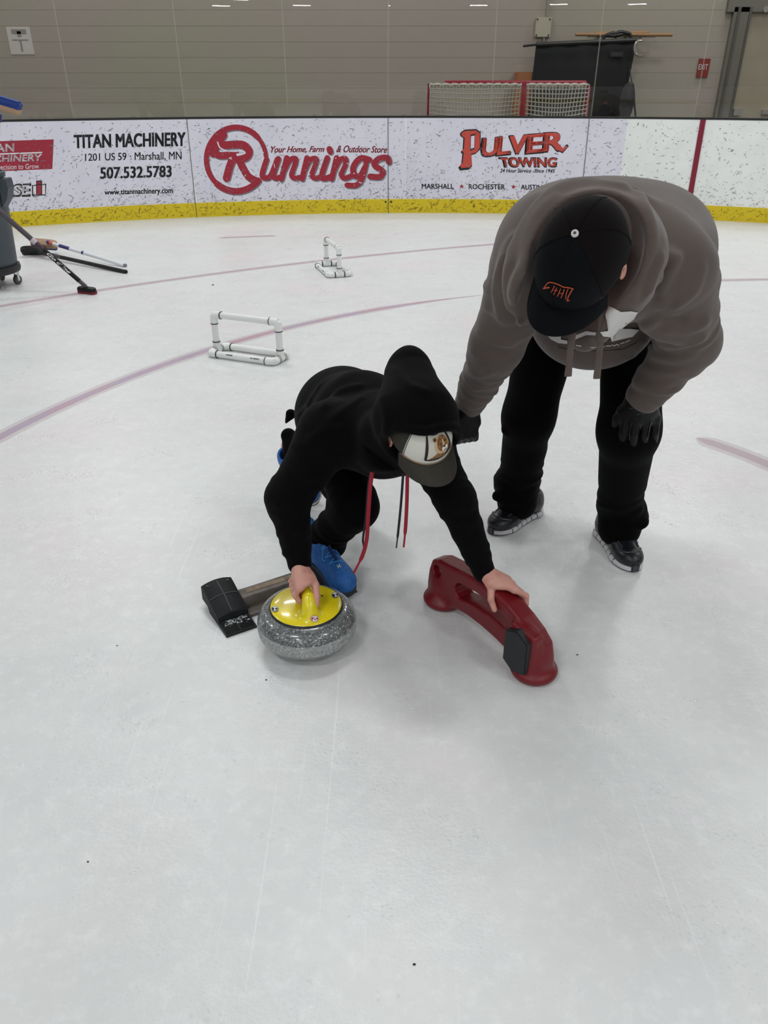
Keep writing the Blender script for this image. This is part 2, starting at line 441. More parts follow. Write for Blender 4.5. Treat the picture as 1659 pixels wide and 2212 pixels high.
ice_line('trim_3', [G(1500, 607), G(1640, 604), G(1800, 603)], .05, M_pinkf)
ice_line('trim_4', [G(1505, 946), G(1600, 979), G(1700, 1021), G(1900, 1110)], .06, M_pinkf)
ice_line('trim_5', [G(470, 514), G(600, 509)], .05, M_pinkf)
# ---- dasher boards
T0, T1 = radians(-62), radians(62); NT = 150; TT = np.linspace(T0, T1, NT)
def band(prof, mats, name, parent=None, t0=T0, t1=T1, n=NT, mi=None, kind=None, label=None):
    V = []; F = []; ts = np.linspace(t0, t1, n); k = len(prof); MI = []
    for t in ts:
        for off, z in prof: V.append(BP(t, z, off))
    for i in range(n-1):
        for j in range(k-1):
            F.append((i*k+j, i*k+j+1, (i+1)*k+j+1, (i+1)*k+j)); MI.append(mi[j] if mi else 0)
    return mk(name, V, F, mats, parent, False, MI, label, kind)
kz = px2b(838, 430)[1]
wb = struct(band([(0, 0), (0, 1.07), (-.12, 1.07), (-.12, 0)], M_white, 'wall_back'))
yk = band([(0, 0.0), (.009, .002), (.009, kz-.004), (0, kz)], M_yel, 'kick_strip', wb, label='yellow kick strip along the foot of the boards')
band([(.010, .0), (.010, .006), (0, .007)], mat('kick_foot', (214, 200, 120), .5), 'kick_edge', wb)
band([(0, 1.058), (.004, 1.058), (.004, 1.078), (-.124, 1.078), (-.124, 1.05)], M_cap, 'cap_rail', wb, label='black rail along the top of the boards')
def vstrip(name, u0, v0, u1, v1, w, mt, z0, z1, off, label=None):
    t0, za = px2b(u0, v0); t1, zb = px2b(u1, v1); f = lambda z: t0+(t1-t0)*(z-za)/(zb-za)
    V = []; F = []; zs = np.linspace(z0, z1, 5)
    for z in zs: V += [BP(f(z)-w/2/BR, z, off), BP(f(z)+w/2/BR, z, off)]
    for i in range(4): F.append((2*i, 2*i+1, 2*i+3, 2*i+2))
    return mk(name, V, F, mt, wb, False, label=label)
for u0, u1 in ((403, 424), (838, 838.5), (1273, 1252)):
    vstrip('panel_seam', u0, 256, u1, 460, .007, M_seam, .0, 1.058, .0105)
vstrip('goal_line_stripe', 1518.5, 262, 1485, 455, .058, M_wine, .0, 1.058, .0112, 'dark red line running up the boards')
for u, v in ((833, 436), (845, 436)):
    t, z = px2b(u, v); b_ = MB(); b_.tube([BP(t, z, .008), BP(t, z, .0115)], .012, 10); b_.build('bolt', M_blk, wb)
# ---- adverts
FA = [1.0]
def font_mesh(txt, bold=0.0, space=1.0):
    c = bpy.data.curves.new('t', 'FONT'); c.body = txt; c.size = 1; c.offset = bold; c.resolution_u = 3; c.space_character = space
    o = bpy.data.objects.new('t', c); COL.objects.link(o); dg = bpy.context.evaluated_depsgraph_get(); dg.update()
    me = o.evaluated_get(dg).to_mesh(); V = np.array([v.co[:2] for v in me.vertices]); F = [tuple(p.vertices) for p in me.polygons]
    o.evaluated_get(dg).to_mesh_clear(); bpy.data.objects.remove(o); bpy.data.curves.remove(c)
    V = V-V.min(0); mx = V.max(0); FA[0] = mx[1]/mx[0]; V /= mx; return V, F
def quad_map(Q):   # Q: four board (t,z) corners TL TR BR BL
    Q = np.array(Q)
    return lambda x, y: (Q[3]*(1-x)+Q[2]*x)*(1-y)+(Q[0]*(1-x)+Q[1]*x)*y
def btext(txt, quad, mt, parent, off=.003, bold=0.0, shear=0.0, label=None, space=1.0, name='lettering'):
    V, F = font_mesh(txt, 0, space); ar = FA[0]
    if shear: V = V+np.c_[V[:, 1]*shear*ar, V[:, 1]*0]; V[:, 0] /= V[:, 0].max()
    if bold:      # heavier strokes: the same outlines set side by side
        n = len(V); bx = bold*ar; by = bold*.6
        ofs = [(0, 0), (bx, by), (-bx, by), (bx, -by), (-bx, -by), (bx, 0), (-bx, 0)]
        V = np.concatenate([V+np.array(o) for o in ofs]); F = [tuple(i+k*n for i in f) for k in range(len(ofs)) for f in F]
    q = quad_map([px2b(*p) for p in quad])
    return mk(name, [BP(*q(x, y), off) for x, y in V], F, mt, parent, False, label=label)
def bpoly(polys, mt, parent, name, off=.003, label=None, sub=True):
    V = []; F = []
    for poly in polys:
        Q = []
        for i, p in enumerate(poly):
            r = poly[(i+1) % len(poly)]; d_ = np.hypot(r[0]-p[0], r[1]-p[1]); m_ = max(1, int(d_/22))
            Q += [(p[0]+(r[0]-p[0])*a/m_, p[1]+(r[1]-p[1])*a/m_) for a in range(m_)]
        P = [Vector(p) for p in Q]; n = len(P); A_ = np.array(Q)
        for x in np.arange(A_[:, 0].min()+11, A_[:, 0].max(), 22):
            for y in np.arange(A_[:, 1].min()+11, A_[:, 1].max(), 22):
                c_ = False; j_ = n-1
                for i in range(n):
                    if (Q[i][1] > y) != (Q[j_][1] > y) and x < (Q[j_][0]-Q[i][0])*(y-Q[i][1])/(Q[j_][1]-Q[i][1])+Q[i][0]: c_ = not c_
                    j_ = i
                if c_: P.append(Vector((x, y)))
        v2, e2, f2, *_ = delaunay_2d_cdt(P, [(i, (i+1) % n) for i in range(n)], [list(range(n))], 1, 1e-4)
        k = len(V); V += [BP(*px2b(p[0], p[1]), off) for p in v2]
        for f in f2:
            a, b, c = [np.array(V[i+k]) for i in f[:3]]; nn = np.cross(b-a, c-a)
            F.append(tuple(i+k for i in f) if nn@(cC-a) > 0 else tuple(i+k for i in f[::-1]))
    return mk(name, V, F, mt, parent, False, label=label)
def rect(l, t, r, b): return [(l, t), (r, t), (r, b), (l, b)]
def sheet(parent, uL0, uL1, uR0, uR1, label=None):
    """vinyl sheet between two edges given by their top and bottom pixel columns"""
    tl = px2b(uL0, 262)[0]; bl = px2b(uL1, 425)[0]; tr = px2b(uR0, 262)[0]; br = px2b(uR1, 425)[0]; n = 24; V = []; F = []
    for i in range(n+1):
        x = i/n; V += [BP(tl+(tr-tl)*x, 1.056, .0012), BP(bl+(br-bl)*x, kz+.004, .0012)]
    for i in range(n): F.append((2*i, 2*i+1, 2*i+3, 2*i+2))
    return mk('sheet', V, F, M_sheet, parent, False, label=label)
def ad(u, label):
    t, z = px2b(u, 340); return thing('advertisement', tuple(BP(t, kz, 0)), label, 'advertisement', 'advertisements on the rink boards')
# -- machinery dealer
A1 = ad(200, 'white board advertisement with black address lettering and red panel at the left edge')
sheet(A1, -330, -250, 403, 420)
btext('TITAN MACHINERY', [(160, 292), (400, 286), (400, 315), (161, 320)], M_ink, A1, bold=.055)
btext('1201 US 59 · Marshall, MN', [(184, 332), (392, 327), (392, 347), (184, 350)], M_ink, A1, bold=.012)
btext('507.532.5783', [(217, 362), (370, 358), (370, 382), (217, 386)], M_ink, A1, bold=.045)
btext('www.titanmachinery.com', [(226, 410), (373, 405), (373, 421), (226, 424)], M_ink, A1, bold=.03)
bpoly([[(-95, 308), (116, 301), (113, 365), (-95, 374)]], M_titan, A1, 'red_panel', .0022)
btext('TITAN', [(-50, 313), (30, 310), (30, 327), (-50, 330)], M_ltext, A1, bold=.03)
bpoly([[(-50, 333), (91, 328), (91, 331), (-50, 336)]], M_ltext, A1, 'rule_line', .003)
btext('MACHINERY', [(-50, 337), (90, 333), (88, 347.5), (-50, 351)], M_ltext, A1, bold=.035)
btext('Power & Precision to Grow', [(-60, 357), (84, 353), (84, 364), (-60, 369)], M_ltext, A1)
btext('CASE', [(-22, 400), (66, 397), (64, 424), (-24, 425)], M_ink, A1, .0024, bold=.075, name='logo_backing')
btext('CASE', [(-19, 402.5), (63, 400), (62, 420.5), (-21, 422)], M_ltext, A1, .0032, bold=.03, name='logo_letters')
bpoly([[(69, 400), (78, 399), (78, 390), (91, 390), (91, 398), (100, 397), (99, 422), (69, 423)]], M_ink, A1, 'logo_backing', .0024)
bpoly([rect(71.5, 401.5, 78, 420.5), rect(91, 399.5, 97.5, 420)], M_ltext, A1, 'logo_letters', .0032)
bpoly([rect(80, 392, 89, 397), rect(80, 399.5, 89, 420)], M_titan, A1, 'logo_letters', .0034)
# -- farm store
A2 = ad(640, 'white board advertisement with red ringed letter logo and red script lettering')
sheet(A2, 404.5, 424, 875, 875.5)
o4 = lambda L: [(400+x/3.318, 240+y/3.318) for x, y in L]
def sp(L, n=6): return [tuple(p) for p in spline(L, n)]
ring = [(365+217*cos(a)*.985, 345-229*sin(a)) for a in np.linspace(radians(6), radians(318), 48)]
rw = [30 if i < 6 else 40 if i < 20 else 36 if i < 34 else 46 for i in range(48)]
logo = [(ring, rw),
        (sp([(235, 195), (225, 225), (262, 245), (340, 240), (415, 243), (456, 285), (435, 330), (375, 340), (330, 340)]), 56),
        (sp([(190, 255), (205, 295), (250, 318), (310, 315), (370, 312)]), 50), (sp([(345, 330), (318, 400), (296, 480)]), 54),
        (sp([(385, 345), (415, 410), (455, 470), (510, 500)]), 52), (sp([(200, 300), (225, 235), (270, 170)]), 62),
        (sp([(583, 345), (552, 450), (570, 478), (612, 462), (660, 345)]), 38), (sp([(668, 340), (632, 455), (650, 480), (690, 470)]), 38),
        (sp([(728, 335), (690, 485)]), 40), (sp([(712, 420), (750, 350), (792, 340), (785, 385), (762, 455), (785, 480), (835, 470)]), 36),
        (sp([(873, 335), (838, 485)]), 40), (sp([(858, 420), (895, 350), (938, 340), (932, 385), (908, 455), (930, 480), (975, 470)]), 36),
        (sp([(1018, 335), (978, 462), (1000, 482), (1045, 468)]), 40), (sp([(1034, 272), (1040, 290)]), 44),
        (sp([(1085, 335), (1050, 485)]), 40), (sp([(1070, 420), (1108, 350), (1150, 340), (1146, 385), (1120, 455), (1142, 480), (1190, 465)]), 36),
        (sp([(1320, 348), (1255, 338), (1205, 400), (1215, 460), (1255, 462), (1285, 410)]), 42), (sp([(1302, 345), (1268, 480), (1225, 530), (1160, 530)]), 38),
        (sp([(1460, 365), (1450, 335), (1390, 340), (1355, 385), (1415, 430), (1395, 470), (1325, 468)]), 42)]
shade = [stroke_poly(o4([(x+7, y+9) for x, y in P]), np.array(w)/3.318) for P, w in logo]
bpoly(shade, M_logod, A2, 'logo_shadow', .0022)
bpoly([stroke_poly(o4(P), np.array(w)/3.318) for P, w in logo], M_logo, A2, 'logo', .003)
bpoly([stroke_poly(o4(sp(L)), np.array(w)/3.318) for L, w in (([(232, 222), (250, 262), (300, 284), (372, 288)], 9), ([(376, 312), (400, 306), (424, 298)], 20))], M_sheet, A2, 'logo_gap', .0038)
tg = 'Your Home, Farm'; btext(tg, [(581, 316), (701, 316), (700, 330), (581, 332)], M_logo, A2, shear=.35, bold=.03)
btext('& Outdoor Store', [(727, 314), (836, 316), (836, 330), (726, 329)], M_logo, A2, shear=.35, bold=.03)
# -- towing firm
A3 = ad(1090, 'white board advertisement with orange slanted lettering and a row of town names')
sheet(A3, 877.5, 876.5, 1355, 1334)
o6 = lambda L: [(860+x/3.318, 240+y/3.318) for x, y in L]
Pp = o6([(450, 150), (480, 132), (560, 128), (592, 150), (592, 260), (565, 298), (525, 310), (530, 395), (515, 412), (450, 418), (438, 395), (460, 380), (468, 300), (455, 285), (470, 270), (475, 185), (455, 172)])
Pc = o6([(523, 180), (548, 175), (545, 262), (520, 272)])
bpoly([[(x-2.5, y+2.5) for x, y in Pp]+[], Pp], M_ink, A3, 'logo_backing', .0024)
inn = lambda P, k: [(np.mean([p[0] for p in P])+(x-np.mean([p[0] for p in P]))*k, np.mean([p[1] for p in P])+(y-np.mean([p[1] for p in P]))*k) for x, y in P]
bpoly([inn(Pp, .93)], M_orange, A3, 'logo_letters', .003); bpoly([inn(Pc, 1.25)], M_ink, A3, 'logo_gap', .0034); bpoly([Pc], M_sheet, A3, 'logo_gap', .0038)
for i, (ch, l, r, t, b) in enumerate((('U', 602, 704, 200, 322), ('L', 714, 796, 190, 312), ('V', 796, 912, 182, 305), ('E', 926, 1030, 172, 298), ('R', 1048, 1176, 160, 285))):
    q = o6([(l+12, t), (r+12, t-8), (r, b-10), (l, b)])
    qb = [(q[0][0]-3, q[0][1]-1.2), (q[1][0]+1, q[1][1]-1.2), (q[2][0]+1, q[2][1]+3), (q[3][0]-3, q[3][1]+3)]
    btext(ch, qb, M_ink, A3, .0024, bold=.06, name='logo_backing'); btext(ch, q, M_orange, A3, .0032, bold=.05, name='logo_letters')
bpoly([stroke_poly(o6([(1150, 270), (1175, 285), (1205, 255)]), 5)], M_orange, A3, 'logo_letters', .0034)
bpoly([[(x, y) for x, y in stroke_poly(o6([(1145, 272), (1175, 292), (1210, 250)]), 7)]], M_ink, A3, 'logo_backing', .0024)
btext('TOWING', o6([(722, 332), (1138, 334), (1132, 402), (740, 404)]), M_ink, A3, .0024, bold=.075, name='logo_backing')
btext('TOWING', o6([(735, 338), (1134, 340), (1128, 394), (750, 396)]), M_orange, A3, .0032, bold=.05, name='logo_letters')
btext('24 Hour Service -Since 1945', o6([(730, 413), (1125, 415), (1122, 442), (730, 440)]), M_ink, A3, shear=.25, bold=.03)
for s_, l, r, t, b in (('MARSHALL', 170, 398, 520, 556), ('ROCHESTER', 507, 765, 523, 559), ('AUSTIN', 880, 1030, 527, 562), ('HANLEY FALLS', 1137, 1480, 531, 566)):
    btext(s_, o6([(l, t), (r, t+2), (r, b+2), (l, b)]), M_ink, A3, bold=.03)
for x, y in ((455, 540), (827, 543), (1083, 547)):
    P = []
    for k in range(10): a = pi/2+k*pi/5; rr = 19 if k % 2 == 0 else 7.5; P.append((x+rr*cos(a), y-rr*sin(a)))
    bpoly([o6(P)], M_logo, A3, 'star', .003)
# ---- scuffs
def scuffs(n, f_t, f_z, mt, name, lo, hi, off, wmin=.0016, wmax=.005):
    V = []; F = []
    for _ in range(n):
        t = f_t(); z = f_z(); L = random.uniform(lo, hi)*(1 if random.random() < .85 else 2.2); a = random.gauss(.2, .75); cu = random.uniform(-1.0, 1.0); w = random.uniform(wmin, wmax)
        x = t; y = z; k = len(V); ns = 5; bad = False
        for i in range(ns):
            ww = w*(.25+1.5*i/(ns-1)*(1-i/(ns-1))*2); nx, ny = -sin(a), cos(a)
            if not (.02 < y < 1.05): bad = True
            V += [BP(x+nx*ww/BR, y+ny*ww, off), BP(x-nx*ww/BR, y-ny*ww, off)]
            x += cos(a)*L/(ns-1)/BR; y += sin(a)*L/(ns-1); a += cu/(ns-1)
        if bad: del V[k:]; continue
        for i in range(ns-1): F.append((k+2*i, k+2*i+1, k+2*i+3, k+2*i+2))
    return mk(name, V, F, mt, wb, False, kind='stuff')
tW = px2b(1345, 340)[0]; tL = px2b(-120, 340)[0]; tR = px2b(1800, 340)[0]
zlow = lambda: kz+.01+(1.03-kz)*random.random()**1.7
uni = lambda a, b: (lambda: random.uniform(a, b))
scuffs(2500, uni(tL, tW), zlow, M_scuf, 'puck_marks', .006, .035, .0045, .001, .0036)
scuffs(480, uni(tL, tW), zlow, M_scufd, 'puck_marks', .006, .028, .0047, .0012, .0045)
scuffs(500, uni(tW, tR), zlow, M_scuf, 'puck_marks', .005, .03, .0045, .001, .0034)
scuffs(170, uni(tW, tR), zlow, M_scufd, 'puck_marks', .004, .018, .0047, .0014, .0045)
scuffs(900, uni(tL, tR), lambda: .02+(kz-.04)*random.random()**1.4, M_scufy, 'kick_marks', .008, .05, .0102, .001, .0045)
scuffs(40, uni(px2b(440, 340)[0], px2b(840, 340)[0]), lambda: random.uniform(.3, .75), M_chip, 'chip_marks', .006, .03, .0052, .002, .006)
# ---- glass above the boards: one flat pane between each pair of joints
def glass_material():
    m = bpy.data.materials.new('rink_glass'); m.use_nodes = True; nt = m.node_tree; nt.nodes.clear(); L = nt.links
    tr = nt.nodes.new('ShaderNodeBsdfTransparent'); tr.inputs[0].default_value = (.86, .875, .86, 1)
    gl = nt.nodes.new('ShaderNodeBsdfGlossy'); gl.inputs['Roughness'].default_value = .0
    fr = nt.nodes.new('ShaderNodeFresnel'); fr.inputs[0].default_value = 1.5
    k = nt.nodes.new('ShaderNodeMath'); k.operation = 'MULTIPLY'; k.inputs[1].default_value = 1.8; k.use_clamp = True
    mx = nt.nodes.new('ShaderNodeMixShader'); o = nt.nodes.new('ShaderNodeOutputMaterial')
    L.new(fr.outputs[0], k.inputs[0]); L.new(k.outputs[0], mx.inputs[0]); L.new(tr.outputs[0], mx.inputs[1]); L.new(gl.outputs[0], mx.inputs[2]); L.new(mx.outputs[0], o.inputs[0]); return m
M_glass = glass_material(); M_gedge = mat('glass_edge', (158, 155, 142), .5)
ju = [px2b(u, 249, -.05)[0] for u in (158, 400, 622, 838, 1060, 1277, 1500)]
dt = ju[1]-ju[0]; ju = [ju[0]-2*dt, ju[0]-dt]+ju+[ju[-1]+dt, ju[-1]+2*dt]
for i in range(len(ju)-1):
    g = .004/BR; a, b = ju[i]+g, ju[i+1]-g; V = []
    for off in (-.05, -.0506):
        V += [BP(a, 1.074, off), BP(b, 1.074, off), BP(b, 2.9, off), BP(a, 2.9, off)]
    pane = struct(mk('window_%d' % (i+1), V[:4], [(0, 1, 2, 3)], M_glass, smooth=False))
    e = MB()
    for t in (a, b):
        e.tube([BP(t, 1.078, -.0503), BP(t, 2.9, -.0503)], .0016, 5)
    e.build('pane_edge', M_gedge, pane)
# ---- concourse behind the glass
WY = 13.4
wc = MB(); wc.box((0, WY+.1, 3.5), (22, .1, 3.5)); wcon = struct(wc.build('wall_concourse', M_wall))
j = MB()
for z in np.arange(.35, 3.2, .2): j.box((0, WY-.0005, z), (16, .001, .004))
j.build('block_joints', M_mort, wcon)
V = []; F = []
for t in np.linspace(T0, T1, 60): p = BP(t, .12, -.125); V += [tuple(p), (p[0]*1.05 if abs(p[0]) < 19 else p[0], WY+.02, .12)]
for i in range(59): F.append((2*i, 2*i+1, 2*i+3, 2*i+2))
struct(mk('floor_concourse', V, F, M_conc, smooth=False))
# ---- the far end of the rink, its side walls and ceiling (what the glass mirrors)
w = MB(); w.box((0, YF-.1, .535), (XW, .1, .535)); wf = struct(w.build('wall_front', M_white))
k = MB(); k.box((0, YF+.005, .1), (XW, .008, .1)); k.build('kick_strip', M_yel, wf)
k = MB(); k.box((0, YF-.05, 1.07), (XW, .06, .012)); k.build('cap_rail', M_cap, wf)
for i, s_ in enumerate((-1, 1)):
    w = MB(); w.box((s_*(XW+.1), (YF+WY)/2, 3.5), (.1, (WY-YF)/2+3, 3.5)); struct(w.build('wall_left' if s_ < 0 else 'wall_right', M_upper))
w = MB(); w.box((0, YF-3.1, 3.5), (XW+.2, .1, 3.5)); struct(w.build('wall_far', M_upper))
for z in (2.6, 4.4):
    w = MB(); w.box((0, YF-2.98, z), (XW, .02, .22)); struct(w.build('trim_%d' % (6 if z < 3 else 7), mat('far_band', (92, 84, 80), .8)))
w = MB(); w.box((0, (YF+WY)/2, 6.15), (XW+.2, (WY-YF)/2+3.3, .05)); struct(w.build('ceiling', M_ceil))
# ================================================================== PROPS
# ---- lamps of the arena
M_lamp = emis('lamp_light', (.985, 1.0, .995), 27.0); M_house = mat('lamp_housing', (200, 200, 200), .5)
lroot = None; li = 0
LX = (-9.0, -2.4, 4.2, 10.8); LY = [10.0, 6.6, 4.1, -1.2, -4.5, -7.5, -12, -17, -22, -27, -32, -37, -42]; LZ = 5.9
for y in LY:
    for x in LX:
        if y == 4.1: x += 2.2
        if lroot is None:
            lroot = thing('ceiling_light', (x, y, LZ), 'white rectangular ceiling lamp hung over the ice', 'lamp', 'ceiling lamps over the rink')
            hb = MB(); hb.box((x, y, LZ+.03), (.62, .33, .03), bev=.01); hb.build('housing', M_house, lroot)
            db = MB(); db.add([(x-.58, y-.29, LZ-.003), (x-.58, y+.29, LZ-.003), (x+.58, y+.29, LZ-.003), (x+.58, y-.29, LZ-.003)], [(0, 1, 2, 3)])
            db.build('diffuser', M_lamp, lroot, label='glowing white diffuser')
        else:
            c = copy_tree(lroot); c.location = (x, y, LZ)
for x in (-5, 0, 5, 10):     # lobby lamps behind the glass
    c = copy_tree(lroot); c.location = (x, 12.4, LZ); c['label'] = 'white rectangular ceiling lamp hung over the concourse'; c['group'] = 'ceiling lamps over the concourse'
# ---- curling stone
SX, SY = -0.224, 1.797
stone = thing('curling_stone', (SX, SY, 0), 'grey speckled granite curling stone with yellow handle under the child\'s hand', 'curling stone')
def granite(name, a, b_, rough, coat):
    m = bpy.data.materials.new(name); m.use_nodes = True; nt = m.node_tree; L = nt.links; p = nt.nodes['Principled BSDF']
    tc = nt.nodes.new('ShaderNodeTexCoord')
    v = nt.nodes.new('ShaderNodeTexVoronoi'); v.inputs['Scale'].default_value = 260
    r = nt.nodes.new('ShaderNodeValToRGB'); e = r.color_ramp.elements
    L.new(tc.outputs['Object'], v.inputs['Vector']); L.new(v.outputs['Color'], r.inputs[0])
    e[0].position = .18; e[0].color = (*lin(a), 1); e[1].position = .78; e[1].color = (*lin(b_), 1)
    q = e.new(.95); q.color = (*lin((200, 204, 204)), 1)
    L.new(r.outputs[0], p.inputs['Base Color']); p.inputs['Roughness'].default_value = rough; p.inputs['Coat Weight'].default_value = coat; p.inputs['Coat Roughness'].default_value = .06
    return m
M_gran = granite('granite', (74, 77, 78), (122, 126, 126), .3, .7); M_granb = granite('granite_band', (132, 136, 136), (168, 171, 170), .6, .1)
M_yh = mat('handle_yellow', (232, 212, 24), .26, coat=.5); M_stk = mat('sticker_black', (22, 22, 24), .4); M_stw = mat('sticker_white', (228, 228, 226), .4)
M_red = mat('sticker_red', (176, 30, 50), .4)
prof = [(.0, .006), (.055, .004), (.064, .0), (.072, .004), (.107, .013), (.131, .030), (.142, .047)]
band_p = [(.142, .047), (.144, .060), (.144, .073), (.1425, .084)]
top_p = [(.1425, .084), (.1375, .099), (.125, .112), (.110, .1195), (.09, .122), (.0, .123)]
o = MB(); o.lathe((SX, SY, 0), prof, 72); o.lathe((SX, SY, 0), top_p, 72); o.build('granite_body', M_gran, stone, smooth=True)
o = MB(); o.lathe((SX, SY, 0), band_p, 72); o.build('striking_band', M_granb, stone, smooth=True, label='pale roughened granite band around the stone')
o = MB(); o.lathe((SX, SY, 0), [(.104, .1205), (.106, .1235), (.1035, .1265), (.1, .1265)], 72); o.build('handle_gasket', M_blk, stone, smooth=True)
hd = SDF()
hd.u(ell((SX, SY, .1235), (.104, .104, .0165))); hd.sub(plane((0, 0, .1235), (0, 0, 1)))
hb_ = np.array([SX+.018, SY-.062, .132]); gr0 = np.array([SX+.012, SY-.040, .180]); gr1 = np.array([SX-.012, SY+.045, .185])
hd.chain([hb_, hb_+[-.002, .006, .03], gr0+[.002, -.012, -.012], gr0], [.021, .0155, .0145, .0145], .012)
hd.u(cap(hb_-[0, 0, .006], hb_+[0, 0, .006], .024, .018), .026)
hd.isect((lambda P: np.sqrt((P[:, 0]-SX)**2+(P[:, 1]-SY)**2)-.1035, (SX, SY, .15), 1))
hd.u(cap(gr0, gr1, .0145, .0135), .012)
handle = hd.build('handle', M_yh, stone, .0026, label='yellow plastic gooseneck handle and round cap')
hbv = to_bvh([handle])
def sticker(u, v, r, mt, digit, label, rot=0.0, ring=None):
    el = [(u+r*1.0*cos(a), v+r*.82*sin(a)) for a in np.linspace(0, 2*pi, 22, endpoint=False)]
    s_ = decal('sticker', el, hbv, mt, stone, 3, .0010, label=label)
    decal('sticker_rim', [(u+(x-u)*.92, v+(y-v)*.92) for x, y in el], hbv, ring, s_, 3, .0016)
    decal('sticker_face', [(u+(x-u)*.80, v+(y-v)*.80) for x, y in el], hbv, mt, s_, 3, .0020)
    F2 = {'1': [[(-.1, -.55), (.12, .5)], [(-.35, .45), (.5, .35)], [(-.1, -.5), (-.42, -.28)]], '2': [[(-.42, -.25), (-.2, -.55), (.25, -.55), (.38, -.2), (.0, .1), (-.4, .5), (.42, .5)]]}[digit]
    for st in F2:
        P = [(x*cos(rot)-y*sin(rot), x*sin(rot)+y*cos(rot)) for x, y in st]
        if len(P) > 3: P = spline(P, 4)
        decal('sticker_digit', stroke_poly([(u+x*r, v+.85*y*r) for x, y in P], r*.26), hbv, M_stw, s_, 3, .0026)
sticker(594, 1316, 8.2, M_stk, '1', 'black sticker with a white 1', rot=pi+.3, ring=M_stw); sticker(723.5, 1286, 8.2, M_stk, '1', 'black sticker with a white 1', rot=pi, ring=M_stw)
sticker(679.5, 1336.5, 9.0, M_red, '2', 'red sticker with a white 2', rot=pi, ring=M_stw)
for u, v in ((695.5, 1287.5),):
    decal('screw_hole', [(u+2.2*cos(a), v+1.7*sin(a)) for a in np.linspace(0, 2*pi, 9, endpoint=False)], hbv, M_blk, stone, 3, .001)
# ---- curling hack: two rubber footholds joined by a bar
hw_ = nrm([.852, .523, 0]); hbk = np.array([-hw_[1], hw_[0], 0.]); H0 = np.array([-.466, 1.803, 0.])
hack = thing('curling_hack', tuple(H0+hw_*.22+hbk*.1), 'black rubber starting hack with two footholds on a weathered bar, behind the stone', 'hack')
M_rub = mat('hack_rubber', (19, 21, 23), .6, spec=.3, noise=(40, (27, 29, 31), .5, .7)); M_line = mat('moulded_line', (70, 74, 76), .6); M_frost = mat('frost', (205, 212, 214), .7)
M_bar = mat('weathered_bar', (112, 104, 96), .65, noise=(14, (78, 72, 66), .45, .6)); M_barl = mat('bar_wood', (140, 122, 98), .7, noise=(30, (104, 92, 78), .45, .6))
def hz(b, x):    # height of the foothold over its footprint; b depth 0..0.2, x across -1..1
    pts = [(0, .006), (.062, .014), (.066, .028), (.10, .041), (.14, .055), (.17, .066), (.192, .072), (.2, .066)]
    z = np.interp(b, [p[0] for p in pts], [p[1] for p in pts]); return z+(.010*(1-x*x) if b > .064 else .001*(1-x*x))
def foothold(org, i):
    P = lambda b, w, z: org+hbk*b+hw_*w+np.array([0, 0, z])
    bs = [0, .0615, .0655, .08, .1, .12, .14, .155, .17, .182, .192, .2]; ws = np.linspace(0, .097, 13); V = []; F = []; nb = len(bs); nw = len(ws)
    for b in bs:
        for w in ws: V.append(P(b, w, hz(b, w/.0485-1)))
    for a in range(nb-1):
        for c in range(nw-1): F.append((a*nw+c, a*nw+c+1, (a+1)*nw+c+1, (a+1)*nw+c))
    rim = [(0, c) for c in range(nw)]+[(a, nw-1) for a in range(1, nb)]+[(nb-1, c) for c in range(nw-2, -1, -1)]+[(a, 0) for a in range(nb-2, 0, -1)]
    k = len(V)
    for a, c in rim: V.append(P(bs[a], ws[c], .0005 if bs[a] < .15 else .018))
    n = len(rim)
    for q in range(n):
        (a, c), (a2, c2) = rim[q], rim[(q+1) % n]; F.append((a2*nw+c2, a*nw+c, k+q, k+(q+1) % n))
    pad = mk('foothold', V, F, M_rub, hack, True); pad.data.set_sharp_from_angle(angle=radians(35))
    L1 = MB(); L1.tube([P(b, .0485+.001*sin(b*60), hz(b, 0)+.0006) for b in np.linspace(.068, .185, 14)], .0016, 6, flat=.4, up=(0, 0, 1)); L1.tube([P(b, .0485, hz(b, 0)+.0004) for b in np.linspace(.008, .045, 5)], .0011, 6)
    L1.tube([P(.132, w, hz(.132, w/.0485-1)+.0006) for w in np.linspace(.003, .094, 14)], .0014, 6)
    L1.build('moulded_line', M_line, pad, smooth=True, label='pale crossed lines moulded on the rubber')
    ho = MB()
    for w in (.016, .08): ho.tube([P(.18, w, hz(.18, w/.0485-1)-.002), P(.18, w, hz(.18, w/.0485-1)+.0008)], .0045, 10)
    ho.build('bolt_hole', M_blk, pad)
    rb = MB()
    for b in np.arange(.006, .058, .0045): rb.tube([P(b, w, hz(b, w/.0485-1)+.0004) for w in (.004, .0485, .093)], .0013, 5)
    rb.build('grip_ridges', M_rub, pad, smooth=True)
    fr = MB(); rr = random.Random(3+i)
    for _ in range(70):
        b = .045+.014*rr.random()**.7-(.02*rr.random()**2); w = rr.uniform(.012, .088); a = rr.gauss(.1, .5); Lh = rr.uniform(.001, .005)
        q0 = P(b, w, hz(b, w/.0485-1)+.0016); d = hw_*cos(a)*Lh+hbk*sin(a)*Lh; e = nrm(np.cross(d, [0, 0, 1]))*rr.uniform(.0004, .0011)
        fr.add([q0-d-e, q0+d-e, q0+d+e, q0-d+e], [(0, 1, 2, 3)])
    f_ = fr.build('frost', M_frost, pad, label='scraped frost on the tread'); f_['kind'] = 'stuff'
foothold(H0, 0); foothold(H0+hw_*.348, 1)
mid = H0+hw_*.222
q = MB(); q.box(mid+hbk*.125+[0, 0, .024], (.125, .026, .023), [hw_, hbk, [0, 0, 1]], bev=.002); q.build('bar', M_bar, hack, label='weathered brown bar between the footholds')
